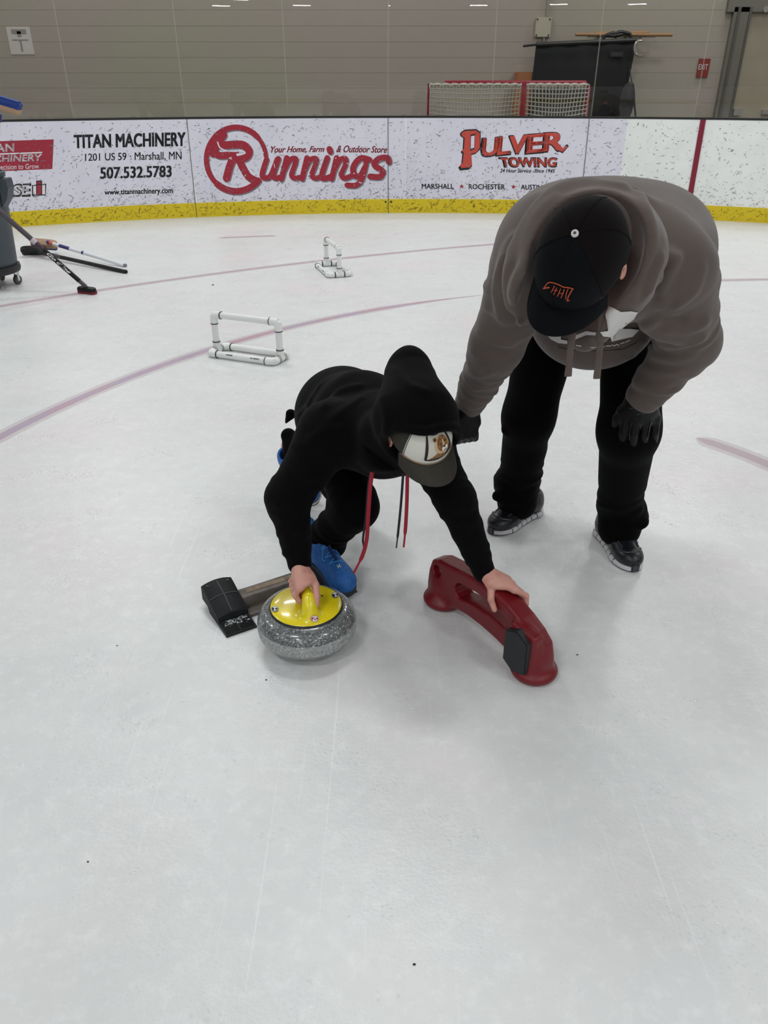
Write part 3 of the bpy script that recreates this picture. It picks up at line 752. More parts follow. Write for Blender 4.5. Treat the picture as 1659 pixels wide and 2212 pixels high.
q = MB(); q.box(mid+hbk*.128+hw_*-.02+[0, 0, .0475], (.085, .010, .001), [hw_, hbk, [0, 0, 1]], bev=.0005); q.build('worn_wood', M_barl, hack)
q = MB(); q.box(mid+hbk*.078+[0, 0, .005], (.125, .022, .0045), [hw_, hbk, [0, 0, 1]], bev=.001); q.build('base_strip', M_bar, hack)
# ---- red stabiliser
sA = np.array([.19, 1.985, 0]); sB = np.array([.414, 1.652, 0]); sL = np.linalg.norm(sB-sA); sd = (sB-sA)/sL; ss = np.array([sd[1], -sd[0], 0.])   # ss points to the camera's left
if ss[0] > 0: ss = -ss
stab = thing('curling_stabilizer', tuple((sA+sB)/2), 'dark red plastic arched stabilizer with black hexagonal puck, under the child\'s other hand', 'stabilizer')
M_stab = mat('stabilizer_red', (112, 16, 26), .4, spec=.45, bump=(400, .08, .001)); M_puck = mat('puck_rubber', (26, 29, 33), .55)
out = [(-.045, .012), (-.052, .06), (-.048, .11), (-.034, .15), (.0, .168), (.05, .176), (.11, .187), (.18, .196), (.25, .196), (.31, .186), (.36, .168), (.405, .147), (.438, .12), (.448, .06), (.448, .01),
       (.37, .01), (.355, .022), (.32, .036), (.27, .044), (.21, .048), (.15, .047), (.10, .040), (.065, .025), (.045, .012)]
slot = [(.088, .096), (.105, .088), (.16, .102), (.24, .108), (.295, .102), (.315, .112), (.305, .138), (.26, .152), (.18, .152), (.11, .142), (.092, .134), (.082, .115)]
Ms = np.array([sd, ss, [0, 0, 1.]])
st = SDF(); st.u(poly_ext(out, sA, Ms, .031, .012)); st.sub(poly_ext(slot, sA, Ms, .06, .001), .006)
def scyl(a, s, r, z0, z1): return cap(sA+sd*a+ss*s+[0, 0, z0], sA+sd*a+ss*s+[0, 0, z1], r)
for a in (.0, .405):
    st.u(ell(sA+sd*a+[0, 0, .018], (.066, .066, .03)), .012); st.u(ell(sA+sd*a+[0, 0, .05], (.045, .045, .075)), .02)
st.u(rbox(sA+sd*.388+ss*.026+[0, 0, .09], (.05, .02, .068), .012, Ms), .01)
st.sub(cap(sA+sd*(-.004)+ss*.018+[0, 0, .125], sA+sd*(-.004)+ss*.09+[0, 0, .125], .019, .022), .004)
st.sub(cap(sA+sd*.02+ss*.05+[0, 0, .062], sA+sd*.055+ss*.045+[0, 0, .045], .01, .008), .01)
st.sub(plane((0, 0, .0), (0, 0, 1)))
arch = st.build('arch', M_stab, stab, .003, label='red moulded arch with a slot to grip')
pc = sA+sd*.385+ss*.050+np.array([0, 0, .088])
q = MB(); hexp = [(-.043, -.050), (0, -.071), (.043, -.050), (.043, .050), (0, .071), (-.043, .050)]
q.prism(hexp, pc, sd, np.array([0, 0, 1.]), ss, .010); q.prism([(x*.95, y*.95) for x, y in hexp], pc+ss*.0105, sd, np.array([0, 0, 1.]), ss, .0018)
q.build('puck', M_puck, stab, label='black hexagonal rubber puck set in the side')
# ---- pipe hurdles
M_pvc = mat('pvc_white', (226, 228, 226), .38, spec=.5); M_gap = mat('pipe_joint', (66, 64, 66), .6); M_print = mat('pipe_print', (88, 88, 92), .6)
def hurdle(c, xd, L, W, H, r, label):
    xd = nrm([*xd, 0]); yd = np.array([-xd[1], xd[0], 0]); c = np.asarray([*c, 0.], float)
    t = thing('pipe_hurdle', tuple(c), label, 'hurdle', 'white pipe hurdles on the ice')
    Q = lambda x, y, z: c+xd*x+yd*y+np.array([0, 0, z]); x = L/2; y = W/2; e = r*1.18
    def pipe(a, b): o = MB(); o.tube([a, b], r, 16); return o.build('pipe', M_pvc, t, smooth=True)
    def gap(o, p, d): o.tube([p-d*.003, p+d*.003], e*1.015, 16, mi=1)
    p1 = pipe(Q(-x, -y, e), Q(x, -y, e)); pipe(Q(-x, y, e), Q(x, y, e)); pipe(Q(-x, -y, e), Q(-x, y, e)); pipe(Q(x, -y, e), Q(x, y, e))
    pipe(Q(-x, 0, e), Q(-x, 0, H)); pipe(Q(x, 0, e), Q(x, 0, H)); pipe(Q(-x, 0, H), Q(x, 0, H))
    el = .052
    def elbow(p, d1, d2):
        o = MB(); o.tube([p+d1*el]+arc(p+d1*.035, p, p+d2*.035, 7)+[p+d2*el], e, 16, caps=True); gap(o, p+d1*el, d1); gap(o, p+d2*el, d2)
        o.build('elbow', [M_pvc, M_gap], t, smooth=True)
    z = np.array([0, 0, 1.])
    for sx in (-1, 1):
        for sy in (-1, 1): elbow(Q(sx*x, sy*y, e), -xd*sx, -yd*sy)
        elbow(Q(sx*x, 0, H), -xd*sx, -z)
        o = MB(); o.tube([Q(sx*x, -.038, e), Q(sx*x, .038, e)], e, 16); o.tube([Q(sx*x, 0, e), Q(sx*x, 0, e+.05)], e, 16); gap(o, Q(sx*x, 0, e+.05), z)
        gap(o, Q(sx*x, -.038, e), yd); gap(o, Q(sx*x, .038, e), yd); o.build('tee', [M_pvc, M_gap], t, smooth=True)
    o = MB(); rr = random.Random(5)
    for x0, n in ((-.09, 5), (.075, 7)):
        for k in range(n):
            a = -.9; xx = x0+k*.009; rad_ = r+.0006; w = rr.uniform(.002, .0042)
            pp = [Q(xx+s_*w, -y-rad_*cos(b), e+rad_*sin(b)) for b in (.35, .75) for s_ in (-1, 1)]
            o.add([pp[0], pp[1], pp[3], pp[2]], [(0, 1, 2, 3)])
    o.build('pipe_print', M_print, p1, label='dark printed marks on the front pipe')
    return t
a0 = G(459, 776)[:2]; a1 = G(606, 797)[:2]; a2 = G(620, 773)[:2]
h1x = nrm(a1-a0); h1c = (a0+a2)/2+np.array([-.01, .02])
hurdle(h1c, h1x, .435, .155, .235, .0195, 'white pipe hurdle standing nearer, above the crouching child')
b0 = G(708, 603)[:2]; b1 = G(764, 599)[:2]; b3 = G(677, 575)[:2]
h2x = nrm(b0-b3); hurdle((b1+b3)/2+np.array([0, .0]), h2x, .46, .19, .235, .0195, 'white pipe hurdle standing farther away, turned end-on')
# ---- wheeled bin at the left edge
BX, BY = -3.16, 6.28
M_bin = mat('bin_grey', (66, 74, 82), .5, noise=(3, (58, 66, 74), .4, .6)); M_dolly = mat('dolly_black', (26, 27, 30), .5); M_chrome = mat('chrome', (190, 192, 195), .25, metal=1)
M_tyre = mat('caster_grey', (64, 64, 66), .5)
bn = thing('wheeled_bin', (BX, BY, 0), 'slate grey round plastic bin on black casters at the left edge, holding a blue broom', 'bin')
q = MB(); q.lathe((BX, BY, 0), [(0, .17), (.225, .165), (.235, .19), (.272, .80), (.285, .805), (.288, .84), (.272, .845), (.262, .83), (.225, .2), (0, .195)], 48); q.build('body', M_bin, bn, smooth=True)
for s_ in (0, pi):
    q = MB()
    dx = np.array([cos(s_), sin(s_), 0]); dy = np.array([-sin(s_), cos(s_), 0])
    q.prism([(.262, .60), (.31, .66), (.335, .735), (.33, .80), (.275, .80)], (BX, BY, 0), dx, np.array([0, 0, 1.]), dy, .055)
    q.build('handle_lug', M_bin, bn)
q = MB(); q.lathe((BX, BY, 0), [(0, .105), (.22, .105), (.245, .115), (.252, .14), (.248, .165), (.2, .168), (0, .168)], 48); q.build('dolly', M_dolly, bn, smooth=True)
for k in range(5):
    a = -pi/2+.62+k*2*pi/5; p = np.array([BX+.205*cos(a), BY+.205*sin(a), 0]); d = np.array([cos(a+.9), sin(a+.9), 0]); s_ = np.array([-d[1], d[0], 0])
    q = MB(); q.lathe(p+[0, 0, .038], [(.018, -.013), (.034, -.013), (.038, -.008), (.038, .008), (.034, .013), (.018, .013)], 20, M=[d, [0, 0, 1.], s_]); wh = q.build('caster_wheel', M_tyre, bn, smooth=True)
    q = MB()
    for g_ in (-1, 1): q.box(p+s_*.016*g_+[0, 0, .065], (.012, .0015, .035), [d, s_, [0, 0, 1]])
    q.box(p+[0, 0, .1], (.018, .018, .004), [d, s_, [0, 0, 1]]); q.build('fork', M_chrome, wh)
# ---- brooms
M_bwhite = mat('broom_white', (222, 224, 228), .3); M_navy = mat('broom_navy', (36, 38, 110), .35); M_blue = mat('pad_blue', (26, 58, 132), .7); M_tan = mat('broom_tan', (168, 138, 112), .55, spec=.3)
M_org = mat('broom_orange', (218, 92, 62), .4); M_grey = mat('handle_grey', (66, 58, 66), .35); M_plum = mat('handle_plum', (58, 30, 54), .35); M_hblk = mat('handle_black', (9, 9, 11), .45, spec=.3); M_silver = mat('collar_silver', (186, 176, 188), .3, metal=.4)
def seg(a, b, t0, t1, r, name, mt, par, label=None):
    q = MB(); q.tube([a+(b-a)*t0, a+(b-a)*t1], r, 14); return q.build(name, mt, par, smooth=True, label=label)
def broom_head(par, c, long_, up, w, l, h, m_block, m_pad):
    long_ = nrm(long_); up = nrm(up); sd_ = np.cross(up, long_); q = MB()
    n = 24; V = []; F = []; prof = [(1.0, 0), (1.0, .55), (.93, .85), (.75, 1.0)]
    for s_, z in prof:
        for k in range(n):
            a = 2*pi*k/n; ex = .38; x = abs(cos(a))**ex*np.sign(cos(a))*l/2; y = abs(sin(a))**.7*np.sign(sin(a))*w/2
            V.append(c+long_*x*(.6+.4*s_)+sd_*y*s_+up*h*z)
    for i in range(3):
        for k in range(n): j = (k+1) % n; F.append((i*n+k, i*n+j, (i+1)*n+j, (i+1)*n+k))
    F.append(tuple(3*n+k for k in range(n))); F.append(tuple(range(n-1, -1, -1))); q.add(V, F); hd_ = q.build('head', m_block, par, smooth=True)
    q = MB(); V = [c+long_*x*l*.47+sd_*y*w*.44+up*z for z in (-.022, .002) for x, y in ((-1, -.8), (-.85, -1), (.85, -1), (1, -.8), (1, .8), (.85, 1), (-.85, 1), (-1, .8))]
    q.add(V, [tuple(range(7, -1, -1)), tuple(range(8, 16))]+[(i, (i+1) % 8, 8+(i+1) % 8, 8+i) for i in range(8)]); q.build('pad', m_pad, par); return hd_
# white-handled broom lying behind
c1 = G(100, 549); e1 = G(272, 577); e1[2] = .012
w1 = thing('curling_broom', tuple(c1), 'curling broom with tan head, blue pad and white banded handle lying on the ice', 'broom', 'curling brooms by the bin')
up1 = nrm([.25, -.6, .72]); L1_ = nrm([.99, .12, 0]); L1_ = nrm(L1_-up1*(L1_@up1)); broom_head(w1, c1+[0, 0, .085], L1_, up1, .085, .24, .045, M_tan, M_blue)
a1_ = U(103, 523, c1[1]-.04); 
for t0, t1, mt, lb in ((0, .035, M_navy, 'navy collar'), (.035, .08, M_org, 'orange band'), (.08, .165, M_bwhite, None), (.165, .30, M_navy, 'navy band'), (.30, .46, M_bwhite, None), (.46, .485, M_navy, 'navy band'), (.485, .985, M_bwhite, None), (.985, 1.0, mat('end_cap', (120, 122, 126), .5), 'grey end cap')):
    seg(a1_, e1, t0, t1, .0165, 'handle' if mt is M_bwhite else 'handle_band' if lb and 'cap' not in lb else 'end_cap', mt, w1, lb)
# black broom lying in front of it
c2 = G(76, 554); e2 = G(273, 591); e2[2] = .014
w2 = thing('curling_broom', tuple(c2), 'curling broom with black head and plain black handle lying flat on the ice', 'broom', 'curling brooms by the bin')
up2 = nrm([.1, -.7, .7]); L2_ = nrm([.99, .05, .08]); L2_ = nrm(L2_-up2*(L2_@up2)); broom_head(w2, c2+[.0, 0, .05], L2_, up2, .075, .23, .04, M_hblk, M_blk)
seg(U(84, 545, c2[1]-.05), e2, 0, 1, .0175, 'handle', M_hblk, w2); seg(U(84, 545, c2[1]-.05), e2, .2, .28, .018, 'grip_tape', mat('grip_tape', (60, 58, 64), .5), w2)
# long broom leaning on the bin
c3 = G(189, 634); t3 = U(0, 461, 5.93); d3 = t3-c3; e3 = c3+d3*1.42
w3 = thing('curling_broom', tuple(c3), 'black and grey curling broom leaning on the bin, its small head on the ice line', 'broom', 'curling brooms by the bin')
broom_head(w3, c3+[.0, 0, .022], [.9, -.42, 0], [0, -.15, 1], .06, .17, .026, M_hblk, mat('pad_red', (120, 20, 40), .7))
q0 = c3+[0, 0, .05]
seg(q0, e3, 0, .06, .0155, 'ferrule', M_grey, w3); lowh = seg(q0, e3, .06, .36, .0175, 'lower_handle', M_hblk, w3, 'black lower handle with white lettering'); seg(q0, e3, .36, .42, .0178, 'plum_band', M_plum, w3)
seg(q0, e3, .42, .455, .0215, 'collar', M_silver, w3, 'silver collar'); seg(q0, e3, .455, .72, .019, 'upper_handle', M_grey, w3); seg(q0, e3, .72, 1, .017, 'upper_handle', M_plum, w3); seg(q0, e3, .85, .92, .0185, 'band', M_silver, w3)
Vt, Ft = font_mesh('Goldline', .02); Vt = Vt+np.c_[Vt[:, 1]*.1, Vt[:, 1]*0]
hd3 = nrm(e3-q0); vd = nrm(cC-(q0+e3)/2); sid = nrm(np.cross(hd3, vd)); nn3 = np.cross(sid, hd3)
lt = [q0+(e3-q0)*(.335-.19*x)+sid*(.0145*(y-.5)*1.5)*(1)+nn3*.0182*sqrt(max(.05, 1-((y-.5)*1.3)**2)) for x, y in Vt]
mk('lettering', lt, [f for f in Ft], M_ltext, lowh, False)
# broom standing head-up in the bin
w4 = thing('curling_broom', (BX, BY, .8), 'broom with white banded handle standing in the bin, blue pad upward', 'broom', 'curling brooms by the bin')
tp = U(0, 246, BY-.06); bt = np.array([BX+.02, BY+.0, .22]); d4 = tp-bt
for t0, t1, mt, lb in ((0, .78, M_bwhite, None), (.78, .84, M_org, 'orange band'), (.84, .95, M_bwhite, None), (.95, 1.0, M_navy, 'navy collar')): seg(bt, tp, t0, t1, .0145, 'handle' if lb is None else 'handle_band', mt, w4, lb)
upb = nrm([.28, .0, 1]); Lb = nrm([1, 0, -.42]); Lb = nrm(Lb-upb*(Lb@upb)); hc = tp+upb*.065+Lb*.02
broom_head(w4, hc, Lb, -upb, .085, .25, .035, M_tan, M_blue)
q = MB(); q.box(hc+upb*.03, (.122, .043, .022), [Lb, np.cross(upb, Lb), upb], bev=.012); q.build('pad_cover', M_blue, w4, smooth=True, label='blue fabric pad')
# ---- behind the glass
M_nred = mat('goal_red', (150, 20, 48), .45); M_net = mat('netting', (198, 192, 180), .8)
GY = 11.75
gl = U(928, 200, GY); gr = U(1270, 200, GY); gtop = U(1100, 179, GY)[2]; gm = U(1132, 200, GY-.28)
goal = thing('hockey_goal', ((gl[0]+gr[0])/2, GY, .12), 'red framed hockey goal with white netting behind the glass', 'goal')
q = MB(); pr = .03
q.tube([(gl[0]+.2, GY, gtop), (gr[0]-.05, GY, gtop), (gr[0], GY, gtop-.05), (gr[0], GY, .15)], pr, 10); q.build('goal_frame', M_nred, goal, smooth=True)
q = MB(); q.tube([(gm[0], GY-.24, gtop+.005), (gm[0], GY-.27, gtop-.06), (gm[0], GY-.3, .15)], .032, 10); q.build('centre_post', M_nred, goal, smooth=True)
q = MB(); q.tube([(gl[0], GY+.2, .15), (gl[0], GY+.2, gtop-.01)], .02, 8); q.build('goal_post', M_nred, goal, smooth=True)
def net(x0, x1, y0, bul, nx, nz, name):
    q = MB(); H = gtop-.02
    f = lambda a, b: np.array([x0+(x1-x0)*(a+.04*sin(pi*b)*sin(2*pi*a)), y0-bul*sin(pi*a)*(.35+.65*b)-.02, H-(H-.16)*b-.06*sin(pi*a)*sin(pi*b)])
    for i in range(nx+1): q.tube([f(i/nx, b) for b in np.linspace(0, 1, 12)], .0068, 4, caps=False)
    for k in range(nz+1): q.tube([f(a, k/nz) for a in np.linspace(0, 1, 14)], .0068, 4, caps=False)
    return q.build(name, M_net, goal)
net(gm[0]+.03, gr[0]-.02, GY-.1, .18, 19, 26, 'net'); net(gl[0], gm[0]-.03, GY-.1, .16, 28, 26, 'net')
q = MB(); rr = random.Random(2); q.tube([(x, GY-.035+.01*sin(40*x), gtop-.03+.008*sin(55*x)) for x in np.linspace(gl[0], gr[0]-.04, 60)], .03, 6); q.build('net_lacing', M_net, goal, smooth=True)
# black backdrop hung on the wall
M_drape = mat('drape_black', (13, 15, 15), .75, sheen=.1); M_dowel = mat('stick_wood', (150, 112, 72), .5); M_steel = mat('bracket_steel', (170, 165, 158), .35, metal=.6)
DY = WY-.35
dl0 = U(1158, 98, DY); dr0 = U(1376, 88, DY); dl1 = U(1150, 215, DY); dr1 = U(1372, 205, DY)
drp = thing('backdrop', tuple(U(1265, 95, DY)), 'large black fabric sheet hanging on the concourse wall behind the goal', 'backdrop')
V = []; F = []; n = 28; mrows = 14
for i in range(n+1):
    for k in range(mrows+1):
        a, b = i/n, k/mrows; top = dl0*(1-a)+dr0*a; x = top[0]+(-.06*(1-a)*b if a < .5 else 0)-.05*sin(pi*b)*(1 if a > .9 else 0)
        V.append((x, DY+.035*sin(9*a+.6*b)*b+.01*sin(23*a), top[2]-(top[2]-.25)*b))
for i in range(n):
    for k in range(mrows): s0 = i*(mrows+1)+k; F.append((s0, s0+1, s0+mrows+2, s0+mrows+1))
o = mk('fabric', V, F, M_drape, drp); sm = o.modifiers.new('thickness', 'SOLIDIFY'); sm.thickness = .006
q = MB(); q.tube([U(1130, 99.5, DY), dl0+[0, 0, .01]], .016, 8); q.tube([dl0+[0, 0, .01], dr0+[0, 0, .01]], .03, 8); q.build('rod', mat('rod_dark', (40, 38, 36), .5), drp, smooth=True)
q = MB()
for y_ in (0,): q.box(U(1333, 117, DY-.045), (.105, .003, .036)); q.build('mirrored_sign', M_ink, drp)  # sign reflected in the glass, built as patch and lettering on the fabric
Vt, Ft = font_mesh('REBUD', .03); pc_ = U(1333, 117, DY-.0495)
mk('lettering', [pc_+np.array([(x-.5)*.15, 0, (y-.5)*.04]) for x, y in Vt], Ft, mat('mirrored_text', (70, 70, 66), .8), drp, False)
q = MB(); P = [U(1385, 88, DY-.1), U(1376, 90, DY-.14), U(1371, 102, DY-.14), U(1372, 114, DY-.14), U(1378, 120, DY-.1), U(1388, 120, DY+.2)]
q.tube(spline(P, 4), .017, 8); q.build('hook_bar', M_steel, drp, smooth=True, label='bent steel bar at the right edge')
rk = thing('wall_rack', tuple(U(1340, 78, WY-.2)), 'steel wall rack carrying two wooden sticks and a black strap above the black sheet', 'rack')
q = MB(); q.box((U(1340, 79, WY-.18)+U(1345, 79, WY-.18))/2, (.50, .02, .014))
for u in (1292, 1330, 1350, 1383): q.box(U(u, 77, WY-.1), (.012, .12, .012)); q.tube([U(u, 82, WY-.22), U(u, 80, WY-.24)], .018, 8)
q.build('bracket', M_steel, rk)
for k, (u0, v0, u1, v1, dy) in enumerate(((1243, 74.5, 1452, 75.5, -.26), (1285, 72, 1402, 70.5, -.2))):
    s_ = thing('wooden_stick', tuple(U((u0+u1)/2, v0, WY+dy)), ('long' if k == 0 else 'short')+' pale wooden stick lying across the wall rack'+(', lower one' if k == 0 else ', upper one'), 'stick', 'wooden sticks on the wall rack')
    q = MB(); q.tube([U(u0, v0, WY+dy), U(u1, v1, WY+dy)], .022, 8); q.build('shaft', M_dowel, s_, smooth=True)
stp = thing('strap', tuple(U(1335, 72, WY-.3)), 'black strap slung over the wall rack', 'strap')
q = MB()
for P in ([(1303, 88), (1306, 79), (1318, 73), (1328, 71)], [(1328, 74), (1340, 69), (1352, 71), (1360, 73)], [(1360, 72), (1362, 80), (1361, 88)], [(1310, 76), (1325, 77), (1345, 74)]):
    q.tube(spline([U(u, v, WY-.30) for u, v in P], 4), .024, 8)
q.build('webbing', M_blk, stp, smooth=True)
gb = thing('garment_bag', tuple(U(1355, 230, DY-.15)), 'dark bag with a strap hanging at the lower right corner of the black sheet', 'bag')
s_ = SDF(); s_.u(ell(U(1352, 222, DY-.2), (.12, .07, .27)), .0); s_.u(cap(U(1364, 185, DY-.2), U(1356, 215, DY-.2), .03, .09), .06); s_.build('bag', mat('bag_plum', (20, 15, 22), .6), gb, .02)
q = MB(); q.tube([U(1366, 180, DY-.2), U(1373, 252, DY-.15)], .014, 6); q.tube([U(1366, 180, DY-.2), U(1360, 150, DY-.05)], .012, 6); q.build('bag_strap', M_blk, gb, smooth=True)
# exit sign, cable box, sheet for a reflection, carton
ex = thing('exit_sign', tuple(U(1519, 147, WY-.01)), 'small dark red EXIT sign on the wall left of the door', 'sign')
q = MB(); q.box(U(1519, 147, WY-.012), (.086, .01, .122)); q.build('plate', mat('sign_red', (132, 46, 40), .5), ex)
Vt, Ft = font_mesh('EXIT', 0); pc_ = U(1519, 144.5, WY-.0245)
mk('lettering', [pc_+np.array([(x-.5)*.138, 0, (y-.5)*.07]) for x, y in Vt], Ft, M_ltext, ex, False)
M_pipe = mat('conduit', (150, 144, 128), .5, metal=.2)
cb = thing('conduit_box', tuple(U(1173, 59, WY-.03)), 'square metal junction box with vertical conduit on the concourse wall', 'junction box')
q = MB(); q.box(U(1173, 59, WY-.025), (.115, .025, .125), bev=.006); bx_ = q.build('cover', mat('box_cover', (176, 168, 150), .5), cb)
q = MB(); c_ = U(1173, 59, WY-.052)
for dx in (-.09, .09):
    for dz in (-.1, .1): q.box(c_+[dx, 0, dz], (.008, .003, .012))
q.build('screw', M_blk, bx_)
q = MB(); q.tube([U(1181, 46, WY-.03), U(1181, 46, WY-.03)+[0, 0, 1.6]], .017, 8); q.tube([U(1176, 73, WY-.03), U(1174, 97, WY-.03)], .014, 8); q.build('conduit', M_pipe, cb, smooth=True)
no = thing('reflection', tuple(U(44, 88, WY-.02)), 'pale blurred reflection in the glass at upper left, built as a sheet on the wall', 'reflection')
q = MB(); q.box(U(44, 88, WY-.003), (.175, .004, .175)); q.build('reflection_ground', mat('reflection_ground', (196, 190, 182), .8), no)  # reflection in the glass, built as a pale sheet with dark marks
q = MB(); c_ = U(44, 88, WY-.008); q.box(c_+[0, 0, .115], (.11, .001, .03)); q.box(c_+[0, 0, .085], (.03, .001, .035)); q.box(c_+[0, 0, .01], (.12, .001, .008)); q.box(c_+[.0, 0, -.07], (.014, .001, .07)); q.build('reflection_marks', mat('reflection_dark', (142, 136, 130), .8), no)
ca = thing('carton', tuple(U(1130, 172, WY-.3)), 'brown carton standing against the wall between goal and black sheet', 'box')
q = MB(); c_ = U(1130, 178, WY-.17); q.box((c_[0], c_[1], (c_[2]+.13)/2+.08), (.12, .15, (c_[2]-.12)/2+.05), bev=.004); q.build('carton_body', mat('cardboard', (158, 104, 66), .8), ca)
# door in the concourse wall at the right
M_frame = mat('door_frame', (112, 108, 98), .5); M_leaf = mat('door_leaf', (150, 140, 120), .5, noise=(1.2, (160, 150, 130), .4, .6))
dz0 = .12; P0 = U(1574, 8, WY)[0]; P1 = U(1500, 250, WY)
xl = U(1564, 120, WY)[0]; ztop = U(1600, 16, WY)[2]; xi = xl+.22; xr = xi+1.25
df = MB(); df.box(((xl+xi)/2, WY-.03, ztop/2), ((xi-xl)/2, .05, ztop/2)); df.box(((xl+xr)/2+.1, WY-.03, ztop+.03), ((xr-xl)/2+.2, .05, .09)); df.box((xr+.11, WY-.03, ztop/2), (.11, .05, ztop/2))
door = struct(df.build('door_1', M_frame))
q = MB(); q.box(((xi+xr)/2, WY-.005, ztop/2), ((xr-xi)/2, .02, ztop/2-.02)); lf = q.build('door_leaf', M_leaf, door)
q = MB(); q.box((xi+.02, WY-.06, ztop/2), (.018, .03, ztop/2)); q.box((xl+.07, WY-.085, ztop/2), (.02, .02, ztop/2)); q.build('door_stop', mat('door_stop', (86, 83, 76), .5), door)
q = MB(); q.box(((xi+xr)/2+.3, WY-.05, 1.02), (.42, .03, .03)); q.box((xi+.12, WY-.05, 1.02), (.06, .035, .045)); q.build('push_bar', M_steel, lf)
q = MB(); q.box((xr-.2, WY-.06, ztop-.18), (.16, .04, .045)); q.build('door_closer', M_steel, lf)
q = MB(); q.tube([(xl+.45, WY-.06, ztop-.03), (xl+.45, WY-.1, ztop-.03)], .04, 10); q.build('door_sensor', M_steel, door)
# ---- crumbs of black rubber on the ice
M_crumb = mat('rubber_crumb', (20, 20, 20), .8)
for (u, v, r, lb) in ((1247, 1415, .0022, 'black crumb on the ice right of the red stabilizer'), (575, 1469, .0022, 'black crumb on the ice below the stone at its left'), (895, 2084, .0024, 'black crumb on the ice near the bottom edge'), (253, 1395, .0018, 'black crumb on the ice left of the hack'), (190, 1862, .0018, 'black crumb on the bare ice at lower left'), (460, 616, .007, 'black crumb on the ice left of the farther hurdle')):
    p = G(u, v); q = MB(); bm = bmesh.new(); bmesh.ops.create_icosphere(bm, subdivisions=2, radius=r)
    rr = random.Random(u); V = [np.array(w.co)*np.array([1.3, .8, .6])*rr.uniform(.75, 1.2) for w in bm.verts]; bm.verts.index_update()
    q.add([w+[p[0], p[1], r*.5] for w in V], [[w.index for w in f.verts] for f in bm.faces]); bm.free()
    tag(q.build('rubber_crumb', M_crumb, base=(p[0], p[1], 0), smooth=True, sharp=False), lb, 'crumb', 'rubber crumbs on the ice')
# ================================================================== PEOPLE
M_skin = mat('skin', (206, 152, 138), .5, sss=.15, noise=(30, (188, 126, 114), .5, .75), bump=(300, .15, .001)); M_skinr = mat('skin_adult', (206, 150, 134), .5, sss=.15, noise=(40, (196, 120, 112), .45, .7))
M_kh = mat('hoodie_black', (3, 3, 5), .9, spec=.12, sheen=.02, bump=(500, .25, .002)); M_kt = mat('trousers_black', (2, 2, 4), .9, spec=.1, sheen=.01, bump=(350, .25, .002))
M_mh = mat('hoodie_taupe', (92, 82, 78), .88, spec=.2, sheen=.22, noise=(6, (86, 76, 72), .4, .6), bump=(420, .3, .002))
M_mt = mat('trousers_plain_black', (2, 2, 3), .9, spec=.1, sheen=.01, bump=(350, .25, .002)); M_hair = mat('hair_brown', (60, 42, 32), .7)
M_glove = mat('glove_black', (2, 2, 3), .45, spec=.22, bump=(120, .4, .003)); M_tagred = mat('glove_tag', (160, 44, 46), .6)
def frame(f, u):
    u = nrm(u); f = np.asarray(f, float); f = nrm(f-u*(f@u)); r = np.cross(f, u); return np.array([r, f, u])
def head(S, c, M, k=1.0):
    L = lambda x, y, z: c+np.array([x, y, z])*k@M
    S.u(ell(L(0, -.012, .03), np.array([.074, .092, .086])*k, M)); S.u(ell(L(0, .03, -.045), np.array([.058, .06, .066])*k, M), .03*k)
    S.u(ell(L(0, .058, -.085), np.array([.026, .024, .02])*k, M), .022*k)                                  # chin
    S.u(cap(L(0, .082, .012), L(0, .103, -.028), .009*k, .013*k), .012*k)                                   # nose
    for s in (-1, 1):
        S.u(ell(L(.013*s, .093, -.030), np.array([.009, .01, .008])*k, M), .006*k)
        S.u(ell(L(.034*s, .072, -.022), np.array([.026, .02, .02])*k, M), .02*k)                            # cheek
        S.sub(ell(L(.031*s, .094, .012), np.array([.018, .012, .010])*k, M), .008*k)                        # eye socket
        S.u(ell(L(.031*s, .077, .010), np.array([.0125, .0125, .0125])*k, M), .002*k)
        S.u(cap(L(.012*s, .091, .030), L(.05*s, .078, .030), .006*k), .012*k)                               # brow
        E = np.array([[.35*s, .9, 0], [0, 0, 1.], [1, -.35*s, 0]]); E = np.array([nrm(e) for e in E])@M
        S.u(ell(L(.080*s, -.012, -.012), np.array([.019, .033, .008])*k, E), .006*k); S.sub(ell(L(.088*s, -.006, -.012), np.array([.009, .019, .006])*k, E), .004*k)
    S.u(cap(L(-.02, .090, -.058), L(.02, .090, -.058), .007*k), .006*k); S.sub(cap(L(-.019, .099, -.0575), L(.019, .099, -.0575), .0016*k), .003*k)   # mouth
    S.u(cap(L(0, -.02, -.06), L(0, -.035, -.13), .05*k, .052*k), .03*k)
def hand(S, W, wr, KN, PIP, DIP, TIP, TH, r, kp=.010, palm=None):
    for j in range(4): S.u(cap(W, KN[j], wr, r[j]*1.25), kp)
    for j in range(3): S.u(cap(KN[j], KN[j+1], r[j]*1.15, r[j+1]*1.15), .008)
    if palm is not None: S.u(palm, .012)
    F = SDF()
    for j in range(4):
        S.u(cap(KN[j], PIP[j], r[j]*1.08, r[j]), .0035); S.u(cap(PIP[j], DIP[j], r[j]*1.02, r[j]*.92), .001); S.u(cap(DIP[j], TIP[j], r[j]*.94, r[j]*.82), .001)
    S.u(cap(TH[0], TH[1], r[0]*1.9, r[0]*1.35), .012); S.u(cap(TH[1], TH[2], r[0]*1.25, r[0]*1.1), .002); S.u(cap(TH[2], TH[3], r[0]*1.1, r[0]*.9), .002)
